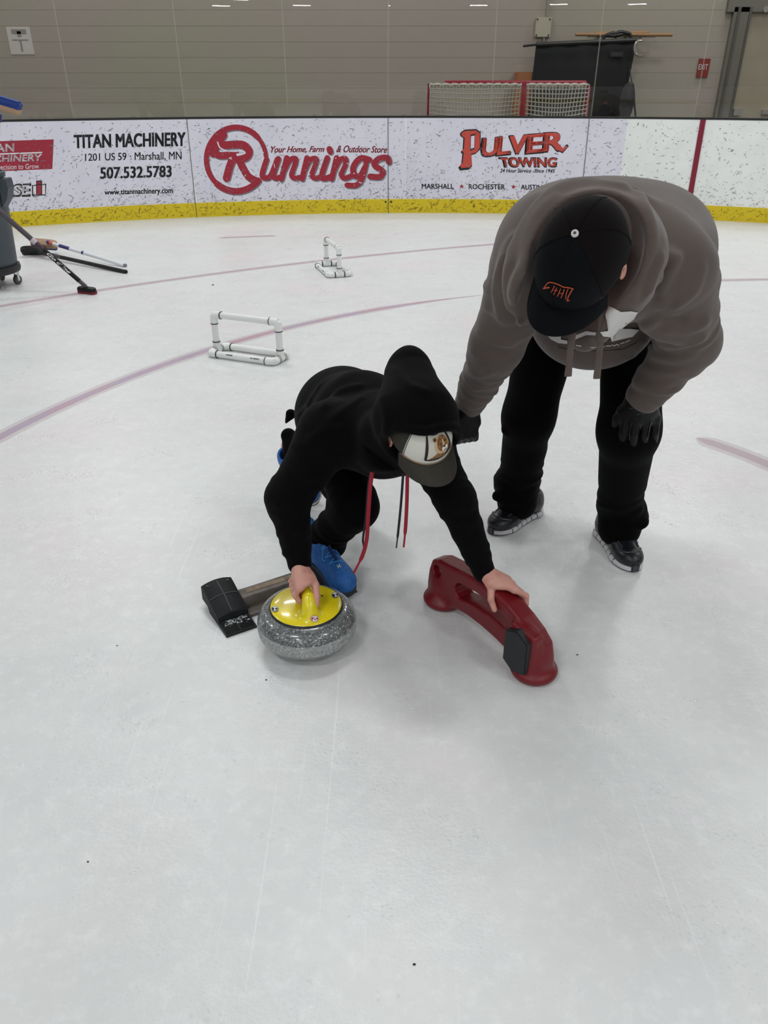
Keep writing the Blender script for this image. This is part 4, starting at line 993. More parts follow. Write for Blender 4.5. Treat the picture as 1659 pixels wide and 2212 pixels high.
def nail(name, p, d, n, w, par, mt):
    q = MB(); d = nrm(d); n = nrm(n); s = np.cross(d, n); V = [p+d*w*1.2*y+s*w*x-n*w*.35*x*x for y in (-1, 0, .8) for x in (-.9, 0, .9)]
    q.add(V, [(0, 1, 4, 3), (1, 2, 5, 4), (3, 4, 7, 6), (4, 5, 8, 7)]); return q.build(name, mt, par, smooth=True)
def hat(par, c, M, R, z0, bl, bw, mats, zones, droop=.9, name='cap', fold=60, label=None):
    """cap: crown on an ellipsoid, brim, button, seams; mats = crown, front, brim"""
    L = lambda x, y, z: c+np.array([x, y, z])@M
    def cr(th, ph, k=1.0):
        e = cos(ph)**.78; h = sin(ph)**.92
        return L(R[0]*k*e*sin(th), R[1]*k*e*cos(th), z0+R[2]*k*h)
    nt, npn = 72, 16; V = []; F = []; mi = []
    for i in range(nt):
        for k in range(npn): V.append(cr(2*pi*i/nt, (pi/2-.02)*k/(npn-1)))
    V.append(L(0, 0, z0+R[2]))
    for i in range(nt):
        j = (i+1) % nt; th = (2*pi*(i+.5)/nt+pi) % (2*pi)-pi
        for k in range(npn-1): F.append((j*npn+k, i*npn+k, i*npn+k+1, j*npn+k+1)); mi.append(1 if abs(th) < radians(fold) else 0)
        F.append((j*npn+npn-1, i*npn+npn-1, len(V)-1)); mi.append(1 if abs(th) < radians(fold) else 0)
    cp = mk(name, V, F, mats[:2], par, True, mi, label); sm = cp.modifiers.new('thickness', 'SOLIDIFY'); sm.thickness = .003
    V = []; F = []; na, ns = 33, 9; A = np.linspace(-radians(68), radians(68), na)
    for side in (0, 1):
        for a in A:
            for q in range(ns):
                s = q/(ns-1); x0 = R[0]*sin(a); y0 = R[1]*cos(a); ca = max(0, cos(a*90/70))
                x = x0*(1+s*(bw/R[0]-1)*.55); y = y0+bl*s*ca**.42; z = z0+.004-droop*(x*x)*(.25+.75*s)/.09-.10*bl*s*s-side*.0045
                V.append(L(x, y, z))
    o = na*ns
    for i in range(na-1):
        for q in range(ns-1):
            a = i*ns+q; F.append((a, a+ns, a+ns+1, a+1)); F.append((o+a, o+a+1, o+a+ns+1, o+a+ns))
        e = i*ns+ns-1; F.append((e, e+ns, o+e+ns, o+e))
    br = mk('brim', V, F, mats[2], cp, True); br.data.set_sharp_from_angle(angle=radians(50))
    q = MB()
    for th in zones: q.tube([cr(radians(th), p, 1.004) for p in np.linspace(0, pi/2-.05, 14)], .0011, 5)
    q.build('seam', mats[0], cp, smooth=True)
    return cp, br, cr, L
def shoe(par, heel, toe, up, W, mu, ms, ml, mtoe=None, name='shoe', label=None, laces=5, thick=.026):
    heel = np.asarray(heel, float); toe = np.asarray(toe, float); L = np.linalg.norm(toe-heel); M = frame(toe-heel, up); P = lambda x, y, z: heel+np.array([x, y, z])@M
    S = SDF(); S.u(ell(P(0, .77*L, .034), (.47*W, .235*L, .038), M)); S.u(cap(P(0, .2*L, .052), P(0, .62*L, .044), .40*W, .43*W, flat=(M[2], .8)), .02)
    S.u(ell(P(0, .15*L, .05), (.37*W, .15*L, .058), M), .02); S.u(cap(P(0, .24*L, .078), P(0, .58*L, .054), .034, .03), .02)
    S.u(cap(P(0, .13*L, .075), P(0, .28*L, .088), .03, .031), .015)
    S.sub(cap(P(0, .17*L, .12), P(0, .2*L, .07), .028, .022), .006); S.sub(plane(P(0, 0, .012), M[2]))
    up_ = S.build(name, mu, par, .0042, label=label)
    B = SDF(); B.u(ell(P(0, .15*L, .0), (.40*W, .15*L+.006, .3), M)); B.u(cap(P(0, .2*L, 0), P(0, .7*L, 0), .37*W, .46*W), .02); B.u(ell(P(0, .76*L, 0), (.49*W, .245*L, .3), M), .02)
    B.isect((lambda Q: np.abs((Q-P(0, 0, thick/2))@M[2])-thick/2, P(0, .5*L, 0), L))
    def gz(C_):
        y = (C_-heel)@M[1]/L; z = (C_-heel)@M[2]
        return ((np.abs(((y*9) % 1)-.5) > .44) & (y < .86) | (z < .006)).astype(int)
    B.build('sole', ms, up_, .0035, zone=gz if isinstance(ms, list) else None)
    sb = to_bvh([up_]); lay = lambda pts, o_: [surf(sb, p, -M[2], o_) for p in pts]
    q = MB()
    for k in range(laces):
        t = (.34+.28*k/(laces-1)); z = .104-.095*(t-.34)**1.0-.01*(k/laces); w = .027+.004*k/laces
        s = 1 if k % 2 else -1
        q.tube(lay(spline([P(-w*.8, t*L+.007*s, z), P(-w*.3, t*L+.002*s, z), P(w*.3, t*L-.002*s, z), P(w*.8, t*L-.007*s, z)], 4), .0012), .0024, 6)
    for sx in (-1, 1): q.tube(lay(spline([P(.005*sx, .36*L, .1), P(.02*sx, .40*L, .1), P(.030*sx, .47*L, .1), P(.026*sx, .52*L, .1)], 5), .002), .0024, 6)
    q.build('laces', ml, up_, smooth=True)
    if mtoe:
        q = MB(); q.tube(lay([P(0, t*L, .1) for t in np.linspace(.30, .60, 10)], -.0004), .019, 8, flat=.12, up=M[0]); q.build('tongue', mtoe, up_, smooth=True)
    return up_, P, M, L, lay
# ------------------------------------------------------------------ the child
A3_ = np.array
kid = thing('person', (-.10, 2.2, 0), 'person in a black hoodie and lion-patch cap crouching over the curling stone', 'person', )
khc = A3_([.092, 1.862, .634]); kcam = nrm(cC-khc); KM = frame(.30*cR-.94*cU, .86*kcam+.48*cU+.13*cR)
kwr = A3_([-.243, 1.852, .238]); kwl = U(1045, 1234, 1.815)
kel = A3_([-.278, 1.955, .39]); kell = A3_([.200, 1.90, .415])
ksr = A3_([-.155, 2.04, .555]); ksl = A3_([.125, 2.05, .50])
kP = [A3_([-.135, 2.37, .475]), A3_([-.07, 2.2, .525]), A3_([-.005, 2.04, .542])]
khr, kkr, kar = A3_([-.175, 2.33, .43]), A3_([-.088, 2.07, .297]), A3_([-.203, 2.165, .102])
khl, kkl, kal = A3_([-.05, 2.40, .42]), A3_([-.15, 2.5, .15]), A3_([-.355, 2.715, .205])
B = SDF(); head(B, khc, KM, .93)
B.chain([khc+A3_([0, -.03, -.11])@KM, kP[2]], [.045, .05], .02); B.chain(kP, [.10, .095, .085], .05)
B.chain([kP[2], ksr, kel, kwr], [.06, .045, .036, .024], .02); B.chain([kP[2], ksl, kell, kwl], [.06, .045, .034, .022], .02)
B.chain([kP[0], khr, kkr, kar, A3_([-.205, 2.17, .07])], [.1, .07, .042, .030, .032], .02); B.chain([kP[0], khl, kkl, kal, A3_([-.345, 2.71, .13])], [.1, .07, .05, .036, .03], .03)
lv = nrm([-.96, -.27, 0]); zz = A3_([0, 0, 1.]); gp = lambda t: gr1+(gr0-gr1)*t
tj = (.90, .66, .42, .18); fr_ = (.0088, .009, .0086, .0076)
hand(B, kwr, .021, [gp(t)+lv*.020+zz*.031 for t in tj], [gp(t)+lv*.036+zz*.010 for t in tj], [gp(t)+lv*.026-zz*.013 for t in tj], [gp(t)+lv*.008-zz*.021 for t in tj],
     [kwr+A3_([.014, -.018, -.014]), gp(.72)-lv*.026+zz*.020, gp(1.02)-lv*.0235+zz*.001, gp(1.18)-lv*.019-zz*.019], fr_, palm=ell(gp(.55)+lv*.002+zz*.035, (.030, .036, .015)))
Bt = lambda a: sA+sd*a+A3_([0, 0, .191]); aj = (.290, .268, .246, .226)
hand(B, kwl, .020, [Bt(aj[0])-ss*.012+zz*.020, Bt(aj[1])-ss*.019+zz*.021, Bt(aj[2])-ss*.025+zz*.020, Bt(aj[3])-ss*.029+zz*.016], [Bt(a+.018)-ss*.041-zz*.002 for a in aj], [Bt(a+.022)-ss*.040-zz*.028 for a in aj], [Bt(a+.02)-ss*.026-zz*.046 for a in aj],
     [kwl+A3_([.008, -.022, -.006]), Bt(.236)+ss*.026+zz*.010, Bt(.256)+ss*.0415-zz*.013, Bt(.272)+ss*.040-zz*.038], fr_, palm=ell(Bt(.238)+zz*.022, (.032, .034, .017)))
kbody = B.build('body', M_skin, kid, .0026, label='bare face and hands')
M_nail = mat('nail', (216, 160, 150), .35)
nail('nail', Bt(.271)+ss*.0475-zz*.032, -zz+sd*.3, ss+sd*.1+zz*.2, .0048, kbody, M_nail)
q = SDF(); q.u(ell(khc+A3_([0, -.03, .02])@KM, (.074, .085, .085), KM)); q.u(ell(khc+A3_([0, -.06, -.03])@KM, (.066, .05, .06), KM), .02); q.build('hair', M_hair, kid, .006)
# cap with patch
M_cw = mat('cap_white', (214, 214, 204), .8); M_co = mat('cap_olive', (40, 36, 28), .75, noise=(300, (50, 45, 36), .4, .6))
kcap, kbrim, kcr, kL = hat(kid, khc, KM, (.081, .103, .089), .010, .063, .086, [M_co, M_cw, M_co], (58, -58, 120, -120, 180), droop=.55, fold=58, label='cap with white front panel and dark olive brim')
M_pat = mat('patch_border', (30, 24, 26), .8); M_pin = mat('patch_cream', (206, 202, 190), .8); M_lf = mat('lion_fur', (150, 108, 66), .8, noise=(150, (110, 74, 42), .45, .6)); M_ll = mat('lion_light', (206, 176, 130), .8); M_ld = mat('lion_dark', (66, 44, 28), .8); M_lw = mat('lion_white', (232, 226, 216), .8)
def on_cap(poly, m_, k, name, par, label=None):
    """flat embroidery on the cap front: (x,y) in a patch square -> angle and height on the crown"""
    P = [Vector(p) for p in poly]; n = len(P); A = A3_(poly, float)
    for x in np.arange(-1, 1.01, .2):
        for y in np.arange(-1, 1.01, .2):
            c_ = False; j = n-1
            for i in range(n):
                if (A[i, 1] > y) != (A[j, 1] > y) and x < (A[j, 0]-A[i, 0])*(y-A[i, 1])/(A[j, 1]-A[i, 1])+A[i, 0]: c_ = not c_
                j = i
            if c_: P.append(Vector((x, y)))
    v2, e2, f2, *_ = delaunay_2d_cdt(P, [(i, (i+1) % n) for i in range(n)], [list(range(n))], 1, 1e-4)
    V = [kcr(radians(-9-31*x), radians(36+25*y), k) for x, y in v2]; F = []
    for f in f2:
        a, b, c = [V[i] for i in f[:3]]; nn = np.cross(b-a, c-a); F.append(tuple(f) if nn@(a-khc) > 0 else tuple(f[::-1]))
    return mk(name, V, F, m_, par, True, label=label)
pt = on_cap([(-.95, -1), (.95, -1), (1, -.9), (1, 1), (-1, 1), (-1, -.9)], M_pat, 1.012, 'patch', kcap, 'embroidered patch with a lion head')
on_cap([(-.85, -.86), (.82, -.84), (.86, .95), (-.86, .95)], M_pin, 1.020, 'patch_ground', pt)
O = lambda cx, cy, rx, ry, n=18: [(cx+rx*cos(a), cy+ry*sin(a)) for a in np.linspace(0, 2*pi, n, endpoint=False)]
on_cap([(-.8, -.85), (.8, -.83), (.8, -.2), (.3, -.75)], M_ld, 1.026, 'patch_ground', pt); on_cap([(-.75, -.83), (.25, -.83), (.35, -.3), (-.2, -.4)], M_lf, 1.028, 'lion_mane', pt)
on_cap(O(.2, .1, .58, .66), M_ll, 1.032, 'lion_mane', pt); on_cap(O(.26, .18, .46, .58), M_lf, 1.037, 'lion_face', pt); on_cap(O(-.30, .62, .15, .15), M_lf, 1.038, 'lion_ear', pt); on_cap(O(-.30, .62, .08, .08), M_ld, 1.042, 'lion_ear', pt)
on_cap(O(.33, -.22, .24, .2), M_lw, 1.043, 'lion_muzzle', pt); on_cap([(.2, -.02), (.46, -.02), (.33, -.2)], M_ld, 1.048, 'lion_nose', pt); on_cap(O(.33, -.36, .12, .03), M_ld, 1.048, 'lion_mouth', pt)
on_cap(O(.08, .22, .09, .05), M_ld, 1.045, 'lion_eye', pt); on_cap(O(.50, .24, .09, .05), M_ld, 1.045, 'lion_eye', pt); on_cap([(.24, .0), (.40, .0), (.38, .45), (.26, .45)], M_ll, 1.042, 'lion_face', pt)
q = MB(); q.tube([kcr(radians(t), .03, 1.01) for t in np.linspace(-58, 58, 30)], .0012, 5); q.build('stitching', mat('stitch', (150, 120, 90), .8), kcap, smooth=True)
# hoodie
H = SDF(); H.chain(kP, [.152, .142, .108], .06)
H.u(ell(kP[0]+[.0, .03, -.01], (.150, .13, .15)), .05)
H.chain([kP[2]+[-.04, .01, .01], ksr, kel, kwr+(kel-kwr)*.22], [.10, .088, .060, .044], .035); H.chain([kP[2]+[.03, .02, -.01], ksl, kell, kwl+(kell-kwl)*.22], [.105, .078, .054, .040], .03)
H.u(cap(kwr+(kel-kwr)*.22, kwr+(kel-kwr)*-.03, .037, .035), .006); H.u(cap(kwl+(kell-kwl)*.22, kwl+(kell-kwl)*.0, .0345, .0325), .006)
kpk = U(884, 800, 2.0); kn = khc+A3_([0, -.06, -.10])@KM
H.u(ell(khc+A3_([0, -.012, .012])@KM, (.104, .116, .118), KM), .02); H.u(cap(khc+A3_([0, -.05, .02])@KM, kpk, .106, .062), .04); H.u(cap(kpk, kpk+A3_([0, .01, .035]), .058, .020), .03); H.u(cap(kn, kP[2], .095, .105), .05)
H.u(cap(U(815, 930, 1.93), U(812, 985, 1.93), .045, .04), .04)
H.wrinkle(ksr, kel, .12, 22, .004, .5); H.wrinkle(kel, kwr, .09, 30, .0035, 1.2); H.wrinkle(ksl, kell, .12, 24, .004, 2.2); H.wrinkle(kell, kwl, .09, 30, .0035, .2); H.wrinkle(kP[0], kP[2], .25, 9, .006, 1.0, 2.5)
for P in ([(640, 905), (668, 870), (700, 820)], [(690, 890), (735, 845), (790, 832)], [(700, 920), (750, 880), (790, 855)], [(660, 960), (700, 930), (740, 925)], [(850, 790), (880, 830), (930, 850)], [(820, 850), (835, 900), (830, 950)]): H.fold(P, .012, .008)
for P in ([(590, 1085), (620, 1098), (655, 1090)], [(598, 1115), (625, 1125), (656, 1112)], [(600, 1000), (640, 1030), (690, 1030)], [(950, 1060), (990, 1062), (1025, 1045)], [(968, 1095), (1000, 1098), (1035, 1075)], [(985, 1130), (1015, 1130), (1042, 1112)], [(612, 1160), (640, 1165), (665, 1155)]): H.fold(P, .010, .008)
H.sub(ell(khc+A3_([0, .005, .012])@KM, (.088, .108, .104), KM))
hy = lambda x, z: .047+.10*z-.55*np.maximum(x-.02, 0)-.35*np.maximum(x-.045, 0)
def hoodcut(P):
    q = (P-khc)@KM.T; return np.maximum(hy(q[:, 0], q[:, 2])-q[:, 1], np.sqrt((q*q).sum(1))-.16)
H.sub((hoodcut, khc, .16))
rim = []
for a_ in np.linspace(0, 2*pi, 49):
    rho = .1
    for _ in range(12):
        y_ = hy(rho*sin(a_), .012+rho*cos(a_)); k_ = max(.12, 1-(y_/.113)**2); rho = .5*rho+.5*sqrt(k_)/sqrt((sin(a_)/.098)**2+(cos(a_)/.113)**2)
    rim.append(khc+A3_([rho*sin(a_), y_, .012+rho*cos(a_)])@KM)
H.chain(rim, .0095, .008)
khood = H.build('hoodie', M_kh, kid, .0052, label='black hooded sweatshirt with the hood up')
# hood rim hem
# drawcords
M_cr = mat('cord_red', (150, 20, 42), .7, noise=(300, (170, 120, 130), .68, .75)); M_ck = mat('cord_black', (26, 24, 30), .7)
def ribbon(P, r, m_, name, par=kid, flat=.45):
    q = MB(); P = spline(P, 6); n = len(P); rr = [r*(1 if i < n-5 else .55) for i in range(n)]; q.tube(P, rr, 8, flat=flat, up=(0, -1, .3)); return q.build(name, m_, par, smooth=True)
yk_ = 1.925
ribbon([U(806, 1012, yk_), U(800, 1050, yk_-.02), U(795, 1120, yk_-.03), U(792, 1165, yk_-.03), U(783, 1200, yk_-.035), U(764, 1238, yk_-.04)], .0058, M_cr, 'drawcord')
ribbon([U(801, 1014, yk_+.006), U(795, 1055, yk_-.005), U(790, 1120, yk_-.01), U(784, 1165, yk_-.02), U(787, 1190, yk_-.02)], .0032, M_ck, 'drawcord')
ribbon([U(880, 1022, yk_-.02), U(879, 1080, yk_-.03), U(876, 1140, yk_-.03), U(872, 1182, yk_-.03)], .0052, M_cr, 'drawcord')
ribbon([U(871, 1022, yk_-.01), U(866, 1090, yk_-.02), U(860, 1150, yk_-.02), U(856, 1184, yk_-.02)], .0036, M_ck, 'drawcord')
S = SDF(); S.u(ell(U(838, 1012, 1.95), (.034, .02, .012))); S.build('neck_lining', mat('lining_red', (120, 18, 36), .8, noise=(60, (20, 16, 20), .5, .54)), kid, .004)
# trousers
T = SDF(); T.chain([kP[0], khr, kkr, kar+[.012, -.008, .034]], [.13, .098, .066, .061], .04); T.chain([kP[0], khl, kkl, kal+(kkl-kal)*.12], [.13, .098, .07, .055], .04)
T.u(cap(kar+[.012, -.008, .034], kar+[.020, -.012, .018], .061, .062), .01); T.u(cap(kal+(kkl-kal)*.1, kal+[-.012, .004, .045], .055, .03), .02)
T.wrinkle(khr, kkr, .14, 16, .004, .4); T.wrinkle(kkr, kar, .12, 24, .005, 1.4); T.wrinkle(kkl, kal, .12, 20, .005, 2.4)
T.u(cap(U(628, 895, 2.62), U(617, 914, 2.62), .02, .004), .02)
T.build('trousers', M_kt, kid, .0055)
# socks and shoes
M_sock = mat('sock_grey', (188, 188, 186), .85, bump=(300, .4, .002)); M_shb = mat('shoe_blue', (18, 84, 158), .6, noise=(90, (26, 98, 172), .4, .6), bump=(220, .3, .002)); M_shs = mat('shoe_sole', (26, 34, 48), .6); M_lace = mat('lace_blue', (62, 140, 206), .7); M_mark = mat('shoe_mark', (196, 216, 206), .5); M_cream = mat('cream', (206, 200, 170), .6)
q = SDF(); q.u(cap(kar+(kkr-kar)*.2, A3_([-.203, 2.165, .065]), .038, .042)); q.build('sock', M_sock, kid, .004)
pz = lambda w, b, z: H0+hw_*(.348+w)+hbk*b+A3_([0, 0, z])
kheel = pz(.034, .196, .052); ktoe = pz(.060, -.022, .010); kup = nrm(np.cross(hw_, ktoe-kheel)); kup = kup if kup[2] > 0 else -kup
shr, sP, sM, sLn, slay = shoe(kid, kheel, ktoe, kup, .098, M_shb, M_shs, M_lace, label='blue lace-up sports shoe on the hack', laces=6, thick=.022, mtoe=mat('shoe_navy', (12, 40, 92), .7))
def logo_h(P, M_, x, y, z, k, par):
    q = MB(); o_ = slay([P(x, y, z)], .0012)[0]; a, b = M_[0], nrm(M_[1]*.8-M_[2]*.6)
    for s_ in (-1, 1): q.tube([o_+a*s_*k*.9+b*k, o_+a*s_*k*.45, o_+a*s_*k*.9-b*k], k*.28, 6)
    q.tube([o_-a*k*.5, o_+a*k*.5], k*.2, 6); q.build('shoe_logo', M_mark, par, smooth=True)
logo_h(sP, sM, .004, .70*sLn, .0735, .0055, shr); logo_h(sP, sM, -.008, .36*sLn, .1185, .0055, shr)
q = MB(); q.tube(spline([U(668, 1140, 2.25), U(662, 1128, 2.27), U(670, 1122, 2.28), U(675, 1132, 2.27), U(664, 1146, 2.26)], 4), .0085, 8, flat=.5); q.build('pull_tab', M_shb, shr, smooth=True, label='blue heel pull tab')
lt_, lh_ = A3_([-.262, 2.60, .012]), A3_([-.392, 2.765, .140]); lup = nrm(np.cross(np.cross(lt_-lh_, [0, -.7, .7]), lt_-lh_)); lup = lup if lup[2] > 0 else -lup
shl, tP, tM, tL, tlay = shoe(kid, lh_, lt_, lup, .092, M_shb, M_shs, M_lace, label='blue sports shoe of the trailing foot, heel raised', laces=5, thick=.022)
q = MB(); q.tube([tP(.047*cos(a), .77*tL+.058*sin(a), .024) for a in np.linspace(-.6, pi+.6, 20)], .005, 6); q.build('midsole_stripe', M_cream, shl, smooth=True)
q = MB(); q.tube(spline([U(636, 958, 2.74), U(627, 953, 2.75), U(632, 948, 2.75), U(638, 952, 2.74)], 4), .008, 8); q.build('pull_tab', M_shb, shl, smooth=True)
# ------------------------------------------------------------------ the man
man = thing('person', (.64, 2.35, 0), 'person in a taupe hoodie and black cap bending over beside the crouching child', 'person')
mhc = U(1258, 556, 1.585); mcam = nrm(cC-mhc); MM = frame(-.52*cR-.86*cU, .93*mcam+.32*cU-.10*cR)
msr, mer, mwr = U(1152, 565, 1.88), U(1072, 748, 2.0), U(1014, 872, 2.18)
msl, mel, mwl = U(1452, 585, 1.88), U(1488, 738, 1.99), U(1390, 858, 2.05)
mhr, mkr, mar = U(1205, 620, 2.55), U(1142, 900, 2.38), A3_([.495, 2.51, .10])
mhl, mkl, mal = U(1380, 640, 2.5), U(1358, 930, 2.13), A3_([.815, 2.32, .10])
mC = [(mhr+mhl)/2+[0, -.02, .06], A3_([.60, 2.15, 1.03]), (msr+msl)/2+[0, .03, .03]]
B = SDF(); head(B, mhc, MM, 1.0); B.chain([mhc+A3_([0, -.03, -.12])@MM, mC[2]], [.055, .07], .03); B.chain(mC, [.13, .13, .12], .06)
B.chain([mC[2], msr, mer, mwr], [.08, .055, .045, .03], .03); B.chain([mC[2], msl, mel, mwl], [.08, .055, .045, .03], .03)
B.chain([mC[0], mhr, mkr, mar], [.12, .09, .06, .036], .04); B.chain([mC[0], mhl, mkl, mal], [.12, .09, .06, .036], .04)
B.u(cap(mar, A3_([.475, 2.485, .045]), .036, .022), .02); B.u(cap(mal, A3_([.82, 2.30, .045]), .036, .022), .02)
def mhand_r(S, k):
    W = mwr; KN = [U(988+13*j, 922-3*j, 2.16+.004*j) for j in range(4)]; PIP = [U(984+13*j, 944-2*j, 2.15+.004*j) for j in range(4)]
    DIP = [U(990+12*j, 952-2*j, 2.185) for j in range(4)]; TIP = [U(994+11*j, 940-2*j, 2.21) for j in range(4)]
    TH = [U(996, 893, 2.16), U(985, 908, 2.13), U(985, 928, 2.12), U(993, 942, 2.12)]
    hand(S, W, .026*k, KN, PIP, DIP, TIP, TH, [.0115*k]*4, palm=ell(U(1008, 905, 2.18), A3_([.034, .024, .032])*k))
def mhand_l(S, k):
    W = mwl; KN = [U(1352+21*j, 905+3*(j % 3), 2.035+.016*abs(j-1.2)) for j in range(4)]; PIP = [U(1347+22*j, 934+2*(j % 3), 2.03+.014*abs(j-1.2)) for j in range(4)]
    DIP = [U(1346+22*j, 952+2*(j % 3)-4*(j == 3), 2.04+.014*abs(j-1.2)) for j in range(4)]; TIP = [U(1348+21*j, 967-3*abs(j-1.2), 2.05+.014*abs(j-1.2)) for j in range(4)]
    TH = [U(1365, 878, 2.05), U(1346, 888, 2.06), U(1334, 905, 2.07), U(1330, 922, 2.08)]
    hand(S, W, .028*k, KN, PIP, DIP, TIP, TH, [.0125*k]*4, palm=ell(U(1384, 885, 2.05), A3_([.042, .024, .034])*k))
mhand_r(B, .72); mhand_l(B, .72)
mbody = B.build('body', M_skinr, man, .0045, label='ear and cheek showing beside the cap')
q = SDF(); q.u(ell(mhc+A3_([0, -.03, .01])@MM, (.0765, .088, .085), MM)); q.build('hair', mat('hair_shaded', (44, 34, 28), .9), man, .007)  # hair colour darkened to stand for the shade inside the hood
S = SDF(); mhand_r(S, 1.12); S.u(cap(mwr, mwr+(mer-mwr)*.12, .036, .04), .01); S.build('glove', M_glove, man, .0042, label='black glove hanging by the child')
S = SDF(); mhand_l(S, 1.12); S.u(cap(mwl+(mel-mwl)*-.1, mwl+(mel-mwl)*.1, .042, .044), .01)
gl_ = S.build('glove', M_glove, man, .004, label='black glove resting on the knee')
q = MB(); q.box(U(1424, 869, 2.03), (.004, .003, .013), bev=.001); q.build('glove_tag', M_tagred, gl_, label='red tag on the glove cuff')
gbv = to_bvh([gl_]); M_gl2 = mat('glove_seam', (44, 46, 52), .4)
for P in ([(1362, 882), (1375, 880), (1390, 879)], [(1376, 894), (1390, 893), (1398, 890)], [(1366, 912), (1362, 930), (1360, 950)], [(1385, 915), (1382, 935), (1380, 955)], [(1406, 912), (1402, 930), (1398, 948)]):
    decal('glove_seam', stroke_poly(P, 1.6), gbv, M_gl2, gl_, 4, .0015)
# cap
M_mc = mat('cap_back', (14, 10, 12), .9, spec=.12, sheen=.01); M_mf = mat('cap_front', (4, 6, 11), .85, spec=.15)
mcap, mbrim, mcr, mL = hat(man, mhc, MM, (.086, .111, .124), .000, .056, .092, [M_mc, M_mf, M_mf], (0, 62, -62, 122, -122, 180), droop=.6, fold=62, label='black cap with orange embroidered emblem')
q = MB(); e_ = mL(0, 0, .002+.124); q.lathe(e_, [(.0018, .001), (.0024, .003), (.0052, .004), (.0068, .0025), (.0072, -.001)], 18, M=MM); eye_ = q.build('eyelet', mat('eyelet_white', (214, 214, 210), .5), mcap, smooth=True, label='white eyelet at the crown'); q = MB(); q.lathe(e_, [(0, .0042), (.0024, .0044), (.0026, .003)], 12, M=MM); q.build('eyelet_hole', M_blk, eye_)
cbv = to_bvh([mcap]); M_emb = mat('embroidery_orange', (190, 78, 40), .7)
oc = lambda L_: [(1090+x/5.027, 430+y/5.027) for x, y in L_]
for P, w in (([(430, 965), (455, 960), (485, 955)], 17), ([(440, 950), (480, 905), (530, 905), (590, 925), (640, 950), (690, 955), (742, 968)], 11), ([(742, 968), (715, 1010), (690, 1060), (680, 1100)], 12), ([(680, 1100), (702, 1092)], 12),
             ([(545, 940), (530, 975), (512, 1005)], 9), ([(570, 960), (552, 1000), (538, 1030)], 8), ([(545, 985), (575, 990)], 7), ([(610, 970), (590, 1020), (578, 1050)], 9), ([(650, 975), (630, 1030), (615, 1065)], 9), ([(600, 1015), (640, 1020)], 7), ([(690, 970), (672, 1020), (664, 1080)], 8)):
    decal('emblem', stroke_poly(oc(spline(P, 4)), w/5.027), cbv, M_emb, mcap, 4, .0016)
# hoodie
H = SDF()
H.chain([mhr+[.0, -.03, .05], A3_([.47, 2.18, 1.03]), msr+[.05, .06, .03]], [.155, .15, .125], .08); H.chain([mhl+[0, -.03, .05], A3_([.73, 2.18, 1.03]), msl+[-.05, .06, .02]], [.155, .15, .125], .08)
H.u(ell(A3_([.59, 2.14, 1.06]), (.23, .26, .165)), .06); H.u(ell(A3_([.60, 2.2, .85]), (.18, .17, .15)), .06); H.u(ell((msr+msl)/2+[0, 0, -.02], (.2, .13, .12)), .05)
H.chain([msr, mer, mwr+(mer-mwr)*.26], [.100, .066, .054], .04); H.chain([msl, mel, mwl+(mel-mwl)*.28], [.104, .074, .060], .04)
H.u(cap(mwr+(mer-mwr)*.26, mwr+(mer-mwr)*.02, .0475, .046), .008); H.u(cap(mwl+(mel-mwl)*.28, mwl+(mel-mwl)*.03, .054, .052), .008)
H.wrinkle(msr, mer, .14, 15, .006, .4, 2.2); H.wrinkle(mer, mwr, .10, 24, .0065, 1.9); H.wrinkle(msl, mel, .15, 16, .007, 2.4, 2.2); H.wrinkle(mel, mwl, .12, 22, .0075, .9)
hood = [U(*p) for p in ((1206, 700, 1.60), (1160, 660, 1.615), (1150, 600, 1.64), (1165, 545, 1.665), (1190, 495, 1.69), (1230, 455, 1.71), (1285, 446, 1.715), (1335, 465, 1.70), (1370, 500, 1.685), (1388, 545, 1.665), (1378, 595, 1.645), (1348, 640, 1.625), (1310, 680, 1.605), (1270, 715, 1.60))]
hs = spline(hood, 3); hm = np.mean(hood, 0)
H.chain(hs, .026, .012)
out_ = [p+(p-hm)*.15+A3_([0, .045, -.004]) for p in hood]; H.chain(spline(out_, 3), .032, .022)
H.u(ell(mhc+A3_([0, -.05, -.12])@MM, (.13, .12, .10), MM), .05)
for P, r in (((U(1115, 520, 1.82), U(1090, 600, 1.82), U(1095, 680, 1.87)), .014), ((U(1138, 560, 1.76), U(1122, 620, 1.77), U(1135, 690, 1.80)), .013), ((U(1440, 560, 1.78), U(1425, 640, 1.80), U(1410, 700, 1.86)), .016), ((U(1470, 600, 1.80), U(1445, 660, 1.83), U(1420, 700, 1.88)), .014), ((U(1340, 425, 1.95), U(1410, 455, 1.95), U(1430, 530, 1.88)), .02), ((U(1410, 690, 1.85), U(1445, 700, 1.85), U(1500, 690, 1.86)), .014), ((U(1412, 705, 1.87), U(1450, 725, 1.86), U(1505, 720, 1.88)), .014)):
    H.chain(arc(*P, 7), r, .03)
for P in ([(1288, 393), (1370, 410), (1400, 460), (1408, 520), (1392, 585)], [(1215, 415), (1160, 470), (1135, 540), (1140, 600)]): H.fold(P, .016, .010)
for P in ([(1434, 545), (1415, 591), (1398, 640)], [(1475, 545), (1440, 595), (1424, 640)], [(1099, 534), (1068, 620), (1087, 700)], [(1128, 570), (1108, 640), (1135, 700)], [(1520, 560), (1500, 630), (1450, 668)], [(1360, 700), (1395, 705), (1420, 690)]): H.fold(P, .012, .010)
for P in ([(1415, 672), (1446, 690), (1485, 692)], [(1418, 555), (1402, 600), (1385, 650)], [(1455, 560), (1432, 600), (1412, 655)], [(1112, 560), (1088, 630), (1108, 700)]): H.fold(P, .010, -.008)
